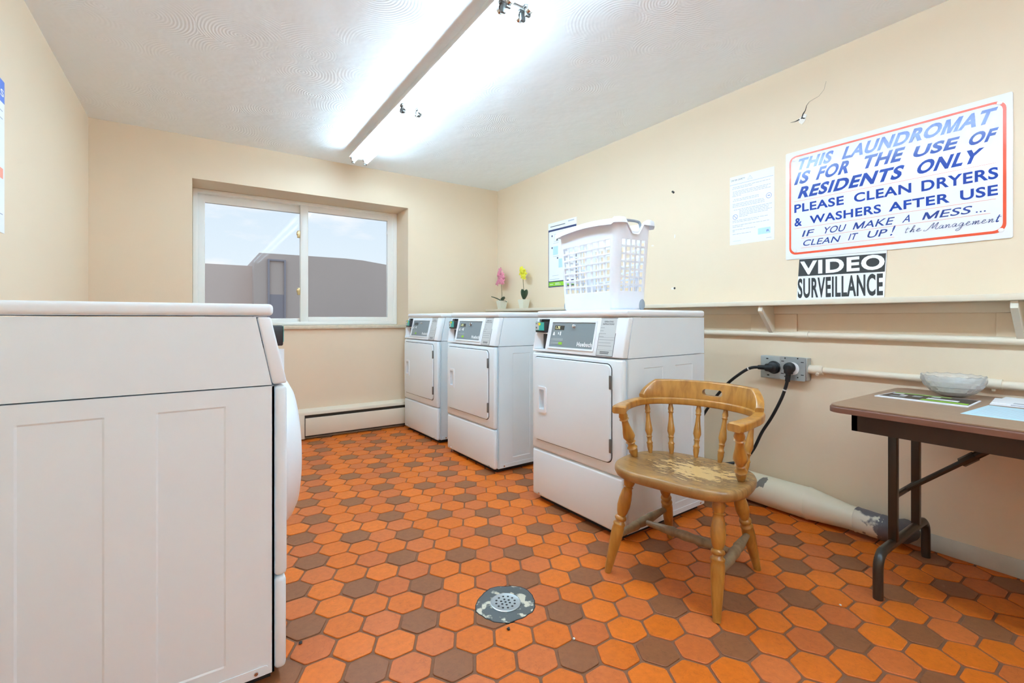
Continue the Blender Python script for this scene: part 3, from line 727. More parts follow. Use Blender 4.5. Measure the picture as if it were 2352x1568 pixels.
# ------------------------------------------------------------------ electrical box, plugs, cords
eb = thing('outlet_box', 'galvanised double outlet box on the right wall above the chair', 'outlet', (XR, 1.15, 0.70))
bm = bmesh.new(); bx(bm, -0.048, -0.001, 0.006, 0.12, 0.006, 0.126, 0.004); bx(bm, -0.044, -0.001, 0.118, 0.254, 0.0, 0.126, 0.003); obj('box_body', bm, 'steel', eb)
bm = bmesh.new(); bx(bm, -0.050, -0.0445, 0.118, 0.25, 0.004, 0.124, 0.002)
for y, z in ((0.215, 0.111), (0.21, 0.018)): bx(bm, -0.052, -0.049, y - 0.008, y + 0.004, z - 0.003, z + 0.003, 0.001, mi=1)
obj('cover_plate', bm, ['steel', 'gap'], eb)
bm = bmesh.new(); prism(bm, rr(-0.142, -0.012, 0.002, 0.128, 0.008), (-0.052, 0, 0), (0, -1, 0), (0, 0, 1), 0.003)
for y, z in ((0.128, 0.103), (0.13, 0.035), (0.028, 0.103), (0.028, 0.035)): bx(bm, -0.0565, -0.0545, y - 0.008, y + 0.006, z - 0.002, z + 0.002, mi=1)
for y, z in ((0.115, 0.12), (0.05, 0.122), (0.115, 0.02), (0.05, 0.02)): lathe(bm, [(0.004, 0), (0.003, 0.002)], 8, Matrix.Translation((-0.055, y, z)) @ Matrix.Rotation(-PI / 2, 4, 'Y'), 1)
obj('cover_plate', bm, ['steel', 'gap'], eb)['label'] = 'bright square cover plate'
bm = bmesh.new(); lathe(bm, [(0.034, 0), (0.034, 0.004), (0.030, 0.006)], 28, Matrix.Translation((-0.054, 0.076, 0.066)) @ Matrix.Rotation(-PI / 2, 4, 'Y')); obj('receptacle', bm, 'white', eb)
bm = bmesh.new(); lathe(bm, [(0.036, 0), (0.036, 0.008), (0.030, 0.014)], 28, Matrix.Translation((-0.049, 0.175, 0.064)) @ Matrix.Rotation(-PI / 2, 4, 'Y')); obj('receptacle', bm, 'black', eb)

def cord(label, plugdir, pc, path):
    t = thing('power_cord', label, 'power cord', (0, 0, 0), 0, 'black dryer cords at the outlet box')
    pts = smooth_path(path, 8); bm = bmesh.new(); tube(bm, pts, 0.0085, 10); obj('cable', bm, 'black', t)
    bm = bmesh.new(); c = Vector(pc); d = Vector(plugdir).normalized()
    tube(bm, [c + Vector((0.012, 0, 0)), c + Vector((0.004, 0, 0)), c + Vector((-0.010, 0, 0)), c + Vector((-0.016, 0, 0))], [0.029, 0.029, 0.026, 0.016], 20)
    tube(bm, [c - d * 0.012, c + d * 0.02, c + d * 0.032, c + d * 0.034, c + d * 0.075], [0.020, 0.023, 0.021, 0.0135, 0.012], 16); obj('plug', bm, 'black', t)
    k = 9; a = pts[k]; b = pts[k + 1]; bm = bmesh.new(); tube(bm, [a, a.lerp(b, 0.9)], 0.0098, 10); obj('tape_band', bm, 'tape', t)
    return t
cord('black cord curving left from the outlet box and dropping behind the near dryer', (0.0, 1, -0.05), (2.640, 1.322, 0.764),
     [(2.640, 1.385, 0.762), (2.635, 1.44, 0.752), (2.628, 1.50, 0.712), (2.625, 1.58, 0.640), (2.62, 1.67, 0.525), (2.62, 1.76, 0.38), (2.60, 1.79, 0.26), (2.57, 1.74, 0.19), (2.50, 1.80, 0.20), (2.40, 1.86, 0.26), (2.30, 1.86, 0.30)])
cord('black cord hanging straight down from the right-hand plug of the outlet box', (0, 0.10, -1), (2.636, 1.230, 0.772),
     [(2.636, 1.237, 0.705), (2.635, 1.248, 0.66), (2.635, 1.272, 0.592), (2.63, 1.318, 0.490), (2.63, 1.372, 0.395), (2.625, 1.42, 0.285), (2.60, 1.47, 0.215), (2.52, 1.56, 0.19), (2.42, 1.66, 0.21), (2.30, 1.72, 0.26)])

# ------------------------------------------------------------------ vent duct along the floor
dx = 2.615
vd = thing('vent_duct', 'chipped cream duct pipe lying on the floor along the right wall', 'duct', (dx, 1.1, 0))
bm = bmesh.new(); tube(bm, [(0, 1.5, 0.082), (0, 0.02, 0.082)], 0.080, 28); obj('duct_pipe', bm, 'duct', vd)
bm = bmesh.new(); tube(bm, [(0, 0.03, 0.082), (0, 0.02, 0.082), (0, 0.015, 0.082), (0, -0.15, 0.075), (0, -0.19, 0.075)], [0.080, 0.0825, 0.080, 0.058, 0.056], 28); obj('reducer', bm, 'duct', vd)
bm = bmesh.new(); tube(bm, [(0, -0.185, 0.075), (0, -0.19, 0.075), (0, -0.20, 0.075), (0, -0.30, 0.073)], [0.056, 0.060, 0.058, 0.056], 24); obj('end_collar', bm, 'ductchip', vd)
bm = bmesh.new(); tube(bm, [(0, -0.275, 0.074), (0, -0.285, 0.073), (0.01, -0.325, 0.072), (0.035, -0.352, 0.07), (0.075, -0.36, 0.07)], [0.055, 0.0585, 0.056, 0.052, 0.048], 20); obj('elbow', bm, 'ductdark', vd)

# ------------------------------------------------------------------ floor drain
dc = Vector((0.927, 1.412, 0))
fd = thing('floor_drain', 'round metal floor drain set in broken mortar among the orange tiles', 'drain', dc)
r_ = random.Random(5)
prof = [0.106 + 0.004 * math.sin(2 * k * 2 * PI / 40 + 1) + 0.003 * math.sin(5 * k * 2 * PI / 40) + r_.uniform(-0.0025, 0.0025) for k in range(40)]
bm = bmesh.new(); prism(bm, [(prof[k] * math.cos(2 * PI * k / 40), prof[k] * math.sin(2 * PI * k / 40)) for k in range(40)], (0, 0, -0.003), (1, 0, 0), (0, 1, 0), 0.0042, 0.0006)
obj('mortar_collar', bm, 'collar', fd)
bm = bmesh.new(); ring(bm, [(1.03 * prof[k] * math.cos(2 * PI * k / 40), 1.03 * prof[k] * math.sin(2 * PI * k / 40)) for k in range(40)], [(0.985 * prof[k] * math.cos(2 * PI * k / 40), 0.985 * prof[k] * math.sin(2 * PI * k / 40)) for k in range(40)], (0, 0, -0.003), (1, 0, 0), (0, 1, 0), 0.0038)
obj('crack_edge', bm, 'gap', fd)
bm = bmesh.new(); lathe(bm, [(0.0555, 0.0), (0.0555, 0.004), (0.052, 0.0052), (0.049, 0.0042), (0.0, 0.0042)], 48, caps=False); st = obj('strainer', bm, 'steel', fd)
bm = bmesh.new()
for n, R in ((1, 0), (6, 0.0165), (12, 0.0345)):
    for k in range(n):
        a = 2 * PI * k / n + 0.2; lathe(bm, [(0.0042, 0.0043), (0.0042, 0.0046)], 12, Matrix.Translation((R * math.cos(a), R * math.sin(a), 0)))
obj('drain_hole', bm, 'black', st)

# ------------------------------------------------------------------ armchair
ch = thing('captains_chair', 'honey-coloured wooden captain\'s armchair with a worn seat in front of the near dryer', 'chair', (1.6605, 1.1575, 0), math.atan2(-0.226, -0.974) - PI / 2)
# seat: rounded D, dished
def seat_outline(n=64):
    pts = []
    for k in range(n):
        a = 2 * PI * k / n; c, s = math.cos(a), math.sin(a)
        e = 2.7
        x = 0.257 * math.copysign(abs(c) ** (2 / e), c)
        y = math.copysign(abs(s) ** (2 / e), s) * (0.195 if s > 0 else 0.205)
        if s > 0: y += 0.012 * math.cos(3.3 * x / 0.262) * (abs(s) ** 2) * -0.6 + 0.006
        x *= 1.0 + 0.02 * s
        pts.append((x, y + 0.07))
    return pts
SZ = 0.445
out = seat_outline(); n = len(out); bm = bmesh.new()
cx0, cy0 = 0.0, 0.07
levels = [(0.0, SZ - 0.042), (0.93, SZ - 0.042), (0.975, SZ - 0.038), (1.0, SZ - 0.026), (1.0, SZ - 0.012), (0.985, SZ - 0.003), (0.955, SZ), (0.85, SZ - 0.003), (0.65, SZ - 0.008), (0.4, SZ - 0.011), (0.15, SZ - 0.011)]
rings = []
for s, z in levels[1:]:
    rg = []
    for x, y in out:
        zz_ = z
        if z > SZ - 0.02 and s < 0.9:   # saddle ridge at the front centre
            fy = max(0, (y - cy0) / 0.2); zz_ += 0.010 * fy * s * math.exp(-(x / 0.06) ** 2)
        rg.append(bm.verts.new((cx0 + (x - cx0) * s, cy0 + (y - cy0) * s, zz_)))
    rings.append(rg)
for a in range(len(rings) - 1):
    for k in range(n): bm.faces.new((rings[a][k], rings[a][(k + 1) % n], rings[a + 1][(k + 1) % n], rings[a + 1][k]))
bm.faces.new(list(reversed(rings[0]))); bm.faces.new(rings[-1])
obj('seat', bm, 'woodseat', ch, angle=60)
LEG = [(0.0, 0.019), (0.06, 0.022), (0.10, 0.0235), (0.13, 0.020), (0.145, 0.017), (0.155, 0.021), (0.165, 0.017), (0.20, 0.021), (0.27, 0.025), (0.34, 0.026), (0.40, 0.0215), (0.435, 0.016), (0.445, 0.022), (0.462, 0.024), (0.475, 0.022), (0.483, 0.017), (0.50, 0.019), (0.508, 0.024), (0.52, 0.025), (0.535, 0.022), (0.56, 0.024), (0.62, 0.0245), (0.75, 0.021), (0.9, 0.0165), (1.0, 0.0135)]
top = SZ - 0.035
legs = {'fl': ((0.180, 0.150, top), (0.250, 0.222, 0)), 'fr': ((-0.170, 0.165, top), (-0.188, 0.240, 0)), 'bl': ((0.150, -0.070, top), (0.190, -0.240, 0)), 'br': ((-0.150, -0.065, top), (-0.195, -0.217, 0))}
for k, (a, b) in legs.items():
    bm = bmesh.new(); spin(bm, a, b, LEG, 18); obj('leg', bm, 'wood', ch, angle=60)
def onleg(k, z):
    a, b = Vector(legs[k][0]), Vector(legs[k][1]); return a.lerp(b, (a.z - z) / (a.z - b.z))
STR = [(0, 0.010), (0.12, 0.013), (0.3, 0.018), (0.36, 0.020), (0.40, 0.0165), (0.44, 0.0185), (0.5, 0.0205), (0.56, 0.0185), (0.60, 0.0165), (0.64, 0.020), (0.7, 0.018), (0.88, 0.013), (1, 0.010)]
mids = []
for a, b in (('fl', 'bl'), ('fr', 'br')):
    p, q = onleg(a, 0.145), onleg(b, 0.165); bm = bmesh.new(); spin(bm, p, q, STR, 14); obj('stretcher', bm, 'woodgrey', ch, angle=60); mids.append(p.lerp(q, 0.5))
bm = bmesh.new(); spin(bm, mids[0], mids[1], STR, 14); obj('stretcher', bm, 'woodgrey', ch, angle=60)
# arm bow: swept U
bow = [(0.224, 0.178), (0.238, 0.135), (0.249, 0.07), (0.251, -0.01), (0.232, -0.08), (0.175, -0.135), (0.09, -0.168), (0.0, -0.176), (-0.09, -0.168), (-0.175, -0.135), (-0.232, -0.08), (-0.251, -0.01), (-0.249, 0.07), (-0.238, 0.135), (-0.224, 0.178)]
path = smooth_path([(x, y, 0) for x, y in bow], 6); L_ = len(path); ZB = 0.658
bm = bmesh.new(); rg = []
for i, p in enumerate(path):
    d = (path[min(i + 1, L_ - 1)] - path[max(i - 1, 0)]).normalized(); nx = Vector((d.y, -d.x, 0))
    t_ = abs(i / (L_ - 1) * 2 - 1)
    w = 0.021 + 0.010 * max(0, (t_ - 0.72) / 0.28) ; h = 0.0155
    if t_ > 0.975: w *= 0.86; h *= 0.85
    z = ZB + 0.012 * (1 - t_) ** 0.7
    sec = rr(-w, w, -h, h, 0.007, 3)
    rg.append([bm.verts.new(p + nx * a + Vector((0, 0, z + b))) for a, b in sec])
for i in range(L_ - 1):
    m_ = len(rg[0])
    for k in range(m_): bm.faces.new((rg[i][k], rg[i][(k + 1) % m_], rg[i + 1][(k + 1) % m_], rg[i + 1][k]))
bm.faces.new(rg[0]); bm.faces.new(list(reversed(rg[-1])))
obj('arm_bow', bm, 'wood', ch, angle=50)
def bowpt(u):   # u in -1..1 from right arm to left arm
    f = (1 - u) / 2 * (L_ - 1); i = min(int(f), L_ - 2); p = path[i].lerp(path[i + 1], f - i)
    t_ = abs(u); return Vector((p.x, p.y, ZB + 0.012 * (1 - t_) ** 0.7))
# crest rail on the back of the bow, with a hand slot
ia = [i for i in range(L_) if abs(i / (L_ - 1) * 2 - 1) < 0.50]
bm = bmesh.new(); rg = []
for q, i in enumerate(ia):
    p = path[i]; d = (path[i + 1] - path[i - 1]).normalized(); nx = Vector((d.y, -d.x, 0)); u = q / (len(ia) - 1); e = min(u, 1 - u)
    hh = 0.084 * min(1.0, (e / 0.16)) ** 0.75 if e > 0 else 0.0
    hh = 0.018 + (0.080 - 0.018) * min(1, e / 0.15) ** 0.8
    z0 = ZB + 0.013 + 0.012 * (1 - abs(i / (L_ - 1) * 2 - 1)) ** 0.7
    lean = -0.012
    sec = []
    for a, b in rr(-0.015, 0.015, 0, hh, 0.006, 3):
        sec.append(p + nx * a + Vector((0, 0, z0 + b)) + Vector((p.x, p.y - 0.05, 0)).normalized() * (0.016 * b / 0.08))
    rg.append([bm.verts.new(v) for v in sec])
for i in range(len(rg) - 1):
    m_ = len(rg[0])
    for k in range(m_): bm.faces.new((rg[i][k], rg[i][(k + 1) % m_], rg[i + 1][(k + 1) % m_], rg[i + 1][k]))
bm.faces.new(rg[0]); bm.faces.new(list(reversed(rg[-1])))
cr_ = obj('crest_rail', bm, 'wood', ch, angle=50)
cut = bmesh.new(); prism(cut, rr(-0.072, 0.014, ZB + 0.045, ZB + 0.073, 0.0138), (0.0, -0.12, 0), (1, 0, 0), (0, 0, 1), 0.2); boolean(cr_, cut)
SP = [(0, 0.009), (0.05, 0.0095), (0.12, 0.0125), (0.17, 0.010), (0.185, 0.013), (0.20, 0.010), (0.22, 0.0085), (0.36, 0.011), (0.5, 0.0155), (0.56, 0.0165), (0.63, 0.0115), (0.66, 0.0105), (0.675, 0.0135), (0.69, 0.0105), (0.75, 0.0095), (0.78, 0.012), (0.80, 0.0145), (0.82, 0.012), (0.87, 0.0125), (0.95, 0.010), (1, 0.008)]
def inner(u, k):  # seat point below a bow position
    p = bowpt(u); s = Vector((p.x, p.y - 0.02, 0)); return Vector((p.x * k, 0.045 + (p.y - 0.045) * k, SZ - 0.006))
for u, qx, qy in ((0.42, 0.196, -0.048), (0.236, 0.120, -0.095), (0.048, 0.02, -0.112), (-0.135, -0.08, -0.110), (-0.36, -0.1945, -0.048)):
    bm = bmesh.new(); p = bowpt(u); spin(bm, p - Vector((0, 0, 0.012)), (qx, qy, SZ - 0.004), SP, 14); obj('spindle', bm, 'wood', ch, angle=60)
for u, qx, qy in ((-0.90, -0.212, 0.055), (0.84, 0.222, 0.045)):
    bm = bmesh.new(); p = bowpt(u); spin(bm, p - Vector((0, 0, 0.012)), (qx, qy, SZ - 0.004), [(t, r * 1.55) for t, r in SP], 16); obj('arm_support', bm, 'wood', ch, angle=60)

# ------------------------------------------------------------------ folding table
TZ = 0.722
ft = thing('folding_table', 'brown laminate folding table with dark metal legs at the right wall', 'table', (0, 0, 0))
bm = bmesh.new(); prism(bm, rr(1.925, 2.665, -1.10, 0.765, 0.045), (0, 0, TZ - 0.004), (1, 0, 0), (0, 1, 0), 0.004); obj('tabletop', bm, 'laminate', ft)
bm = bmesh.new(); prism(bm, rr(1.920, 2.670, -1.105, 0.770, 0.05), (0, 0, TZ - 0.026), (1, 0, 0), (0, 1, 0), 0.0215, 0.006, 3)
prism(bm, rr(2.262, 2.29, 0.0, 0.0, 0.0), (0, 0, TZ - 0.03), (1, 0, 0), (0, 1, 0), 0.001) if False else None
obj('edge_band', bm, 'edge', ft)
bm = bmesh.new()
bx(bm, 1.975, 1.993, -1.05, 0.705, TZ - 0.092, TZ - 0.025); bx(bm, 2.597, 2.615, -1.05, 0.705, TZ - 0.092, TZ - 0.025); bx(bm, 1.975, 2.615, 0.687, 0.705, TZ - 0.092, TZ - 0.025); bx(bm, 1.975, 2.615, -1.05, -1.032, TZ - 0.092, TZ - 0.025)
obj('apron', bm, 'apron', ft)
for yl in (0.66, -1.0):
    bm = bmesh.new(); h = 0.165
    foot = smooth_path([(2.085, yl, 0.0), (2.085, yl, 0.10), (2.092, yl, 0.135), (2.115, yl, 0.158), (2.15, yl, h), (2.35, yl, h), (2.56, yl, h), (2.595, yl, 0.158), (2.618, yl, 0.135), (2.625, yl, 0.10), (2.625, yl, 0.0)], 4)
    tube(bm, foot, 0.0165, 14)
    for x in (2.24, 2.50): bx(bm, x - 0.014, x + 0.014, yl - 0.014, yl + 0.014, h, TZ - 0.026, 0.003)
    tube(bm, [(2.24, yl, 0.345), (2.50, yl, 0.345)], 0.011, 10)
    obj('leg', bm, 'tablelegs', ft)
    s = -1 if yl > 0 else 1
    bm = bmesh.new(); a = Vector((2.37, yl, 0.345)); b = Vector((2.37, yl + s * 0.38, TZ - 0.03)); tube(bm, [a, b], 0.010, 10); tube(bm, [a.lerp(b, 0.48), a.lerp(b, 0.97)], 0.014, 10); tube(bm, [a.lerp(b, 0.44), a.lerp(b, 0.54)], 0.017, 8)
    obj('brace', bm, 'tablelegs', ft)

# things on the table
def sheet(bm, pts, z, th, mi=0): prism(bm, pts, (0, 0, z), (1, 0, 0), (0, 1, 0), th, mi=mi)
def lerp2(q, u, v):
    a, b, c, d = [Vector(p) for p in q]; return (a.lerp(b, u)).lerp(d.lerp(c, u), v)
def patch(bm, q, u0, u1, v0, v1, z, mi, th=0.0002):
    sheet(bm, [tuple(lerp2(q, *k)) for k in ((u0, v0), (u1, v0), (u1, v1), (u0, v1))], z, th, mi)
q = [(2.276, 0.732), (2.262, 0.453), (2.461, 0.455), (2.468, 0.722)]   # u along the near edge, v towards the wall
q = [(2.262, 0.453), (2.468, 0.458), (2.466, 0.722), (2.276, 0.733)]
bm = bmesh.new(); sheet(bm, q, TZ, 0.003, 0)
z = TZ + 0.003
patch(bm, q, 0.14, 0.98, 0.02, 0.98, z, 1)
patch(bm, q, 0.18, 0.34, 0.03, 0.52, z + 0.0003, 2); patch(bm, q, 0.86, 0.93, 0.3, 0.97, z + 0.0003, 2)
patch(bm, q, 0.42, 0.58, 0.16, 0.5, z + 0.0003, 0); patch(bm, q, 0.30, 0.42, 0.72, 0.9, z + 0.0003, 3); patch(bm, q, 0.52, 0.70, 0.58, 0.68, z + 0.0003, 3); patch(bm, q, 0.5, 0.62, 0.74, 0.82, z + 0.0003, 0); patch(bm, q, 0.72, 0.84, 0.4, 0.5, z + 0.0003, 4); patch(bm, q, 0.7, 0.8, 0.82, 0.95, z + 0.0003, 0)
tag(obj('magazine', bm, ['paper', 'apron', 'greenp', 'midgrey', 'labelgrey'], smooth=False), 'glossy magazine with green and dark cover on the table, left of the papers', 'magazine')
q = [(2.10, 0.440), (2.105, 0.14), (2.372, 0.14), (2.385, 0.424)]
bm = bmesh.new(); sheet(bm, q, TZ, 0.0006, 0)
for k in range(9): patch(bm, q, 0.06, 0.92, 0.12 + 0.085 * k, 0.135 + 0.085 * k, TZ + 0.0006, 1)
tag(obj('paper_sheet', bm, ['paperblue', 'inkpale'], smooth=False), 'pale blue sheet of paper at the table front, under the white papers', 'paper')
for k, (ox, oy, r, lab) in enumerate(((0.0, 0.0, 0.10, 'white printed leaflet at the bottom of the papers beside the bowl'), (0.035, -0.01, -0.02, 'white printed leaflet with a dark picture on top of the papers beside the bowl'))):
    c_, s_ = math.cos(r), math.sin(r)
    R = lambda x, y: (2.515 + ox + x * c_ - y * s_, 0.315 + oy + x * s_ + y * c_)
    q = [R(-0.105, 0.12), R(-0.105, -0.14), R(0.105, -0.14), R(0.105, 0.12)]
    q = [R(-0.105, -0.14), R(0.105, -0.14), R(0.105, 0.12), R(-0.105, 0.12)]
    z = TZ + 0.0007 + 0.0022 * k
    bm = bmesh.new(); sheet(bm, q, z, 0.002, 0); patch(bm, q, 0.35, 0.8, 0.35, 0.72, z + 0.002, 1) if k else None; patch(bm, q, 0.06, 0.2, 0.1, 0.8, z + 0.002, 2)
    tag(obj('leaflet', bm, ['paper', 'inkgrey', 'inkpale'], smooth=False), lab, 'leaflet', 'papers on the table')

# cut crystal bowl
bm = bmesh.new(); bc = (2.545, 0.555, TZ); seg = 48
KB = 0.8
outp = [(0.001, 0.0), (0.045, 0.0), (0.052, 0.003), (0.085, 0.020), (0.110, 0.042), (0.122, 0.066), (0.126, 0.088)]
inp = [(0.122, 0.090), (0.117, 0.066), (0.104, 0.045), (0.080, 0.025), (0.045, 0.010), (0.001, 0.008)]
rg = []
prof2 = [(outp[0][0], outp[0][1])]
def interp(pr, n_):
    res = []
    for i in range(len(pr) - 1):
        for k in range(n_): t_ = k / n_; res.append((pr[i][0] * (1 - t_) + pr[i + 1][0] * t_, pr[i][1] * (1 - t_) + pr[i + 1][1] * t_))
    res.append(pr[-1]); return res
full = [(r, z, 1) for r, z in interp(outp, 3)] + [(r, z, 0) for r, z in inp]
for r, z, o_ in full:
    ring_ = []
    for k in range(seg):
        a = 2 * PI * k / seg; dr = 0
        if o_ and 0.006 < z < 0.078:   # crossed facets cut into the outside
            dr = 0.0038 * (abs(math.sin(a * 8 + z * 90)) + abs(math.sin(a * 8 - z * 90)) - 1)
        if z > 0.085: dr += 0; 
        ring_.append(bm.verts.new(((r + dr) * KB * math.cos(a), (r + dr) * KB * math.sin(a), z * 0.95 + (0.0025 * math.cos(a * 16) if z > 0.08 else 0))))
    rg.append(ring_)
for i in range(len(rg) - 1):
    for k in range(seg): bm.faces.new((rg[i][k], rg[i][(k + 1) % seg], rg[i + 1][(k + 1) % seg], rg[i + 1][k]))
bm.faces.new(list(reversed(rg[0]))); bm.faces.new(rg[-1])
o = tag(obj('glass_bowl', bm, 'crystal', angle=12), 'cut-glass crystal bowl standing on the table by the wall', 'bowl'); o.location = bc

# ------------------------------------------------------------------ laundry basket
lb = thing('laundry_basket', 'tall white plastic laundry basket with square holes on the near dryer', 'laundry basket', (1.853, 1.846, DH), -0.10)
A, B, RC, HB = 0.118, 0.248, 0.04, 0.448
cols_s, cols_l, rows = 5, 8, 7
def perim():
    """list of (point fn) along the lower outline with cut positions at the hole edges"""
    segs = []
    def side(cx, cy, tx, ty, half, ncol):
        pitch = 2 * half * 1.0 / ncol; g = pitch * 0.30
        cuts = [-half]
        for c in range(ncol): s = -half + c * pitch; cuts += [s + g / 2, s + pitch - g / 2]
        cuts.append(half)
        for i in range(len(cuts) - 1): segs.append(((cx + tx * cuts[i], cy + ty * cuts[i]), i % 2 == 1))
    def corner(cx, cy, a0):
        for k in range(8): a = math.radians(a0 + 90 * k / 8); segs.append(((cx + RC * math.cos(a), cy + RC * math.sin(a)), False))
    side(A, 0, 0, 1, B - RC, cols_l); corner(A - RC, B - RC, 0)
    side(0, B, -1, 0, A - RC, cols_s); corner(-A + RC, B - RC, 90)
    side(-A, 0, 0, -1, B - RC, cols_l); corner(-A + RC, -B + RC, 180)
    side(0, -B, 1, 0, A - RC, cols_s); corner(A - RC, -B + RC, 270)
    return segs
A_, B_ = A, B
# widen the corner-free part a little so the holes reach near the corners
RC = 0.036
pm = perim(); npm = len(pm)
zs = [0.0, 0.012, 0.05, 0.09]; z = 0.093; ph = 0.0385
hz = []
for r in range(rows): hz.append((z + 0.005, z + ph - 0.005)); zs += [z + 0.005, z + ph - 0.005]; z += ph
zs += [z, 0.380, 0.40, 0.425, HB]
def bpt(p, z):
    t_ = min(z / HB, 1); k = 0.90 + 0.13 * t_
    if z < 0.012: k -= 0.05 * (1 - z / 0.012)
    bulge = 0.0
    x, y = p[0] * k, p[1] * (k + 0.0)
    if z >= HB - 0.001:
        pass
    return Vector((x, y, z))
def rimz(p, z):
    """dip of the rim at the short ends (hand notches) and gentle crown along the long sides"""
    if z < 0.37: return z
    f = (z - 0.37) / (HB - 0.37)
    up = 0.018 * (1 - (p[1] / B) ** 2) * (1 if abs(p[0]) > A * 0.5 else 0) 
    dip = 0
    if abs(p[1]) > B * 0.93:
        dip = 0.055 * math.exp(-(p[0] / 0.045) ** 4)
        up = 0.012 * (1 - math.exp(-(p[0] / 0.06) ** 4))
    return z + f * (up - dip)
bm = bmesh.new(); grid = []
for z in zs: grid.append([bm.verts.new(bpt(p, z) + Vector((0, 0, rimz(p, z) - z))) for p, _ in pm])
for i in range(len(zs) - 1):
    hole_row = any(abs(zs[i] - a) < 1e-6 and abs(zs[i + 1] - b) < 1e-6 for a, b in hz)
    for k in range(npm):
        if hole_row and pm[k][1]: continue
        bm.faces.new((grid[i][k], grid[i][(k + 1) % npm], grid[i + 1][(k + 1) % npm], grid[i + 1][k]))
bm.faces.new(list(reversed(grid[0])))
body = obj('basket_body', bm, 'basket', lb)
md = body.modifiers.new('s', 'SOLIDIFY'); md.thickness = 0.003; md.offset = -1; apply_mods(body)
# rolled rim
bm = bmesh.new(); top = [bpt(p, HB) + Vector((0, 0, rimz(p, HB) - HB)) for p, _ in pm]
rg = []
for k in range(npm):
    p = top[k]; d = (top[(k + 1) % npm] - top[k - 1]); d.z = 0; d.normalize(); nx = Vector((d.y, -d.x, 0))
    notch = abs(pm[k][0][1]) > B * 0.93 and abs(pm[k][0][0]) < 0.055
    w = 0.006 if notch else 0.024
    dn = 0.010 if notch else 0.028
    sec = [(-0.003, 0.0), (0.004, 0.004), (w * 0.6, 0.003), (w, -0.004), (w + 0.003, -dn), (w, -dn), (w * 0.55, -0.003), (-0.003, -0.004)]
    rg.append([bm.verts.new(p + nx * a + Vector((0, 0, b))) for a, b in sec])
for k in range(npm):
    for m_ in range(8): bm.faces.new((rg[k][m_], rg[k][(m_ + 1) % 8], rg[(k + 1) % npm][(m_ + 1) % 8], rg[(k + 1) % npm][m_]))
obj('rim', bm, 'basket', lb, angle=50)
for s in (-1, 1):
    bm = bmesh.new(); y = s * B * 1.0
    tube(bm, smooth_path([(-0.052, y - s * 0.004, HB - 0.028), (-0.05, y - s * 0.012, HB + 0.002), (-0.03, y - s * 0.014, HB + 0.008), (0.0, y - s * 0.014, HB + 0.009), (0.03, y - s * 0.014, HB + 0.008), (0.05, y - s * 0.012, HB + 0.002), (0.052, y - s * 0.004, HB - 0.028)], 4), 0.007, 10)
    obj('handle', bm, 'gripgrey', lb)
for s in (-1, 1):
    bm = bmesh.new(); bmesh.ops.create_uvsphere(bm, u_segments=20, v_segments=12, radius=1)
    bm.transform(Matrix.Translation((-s * A * 0.66, s * B * 0.905, 0.030)) @ Matrix.Diagonal((0.020, 0.010, 0.030, 1)))
    obj('grip_pad', bm, 'gripgrey', lb)

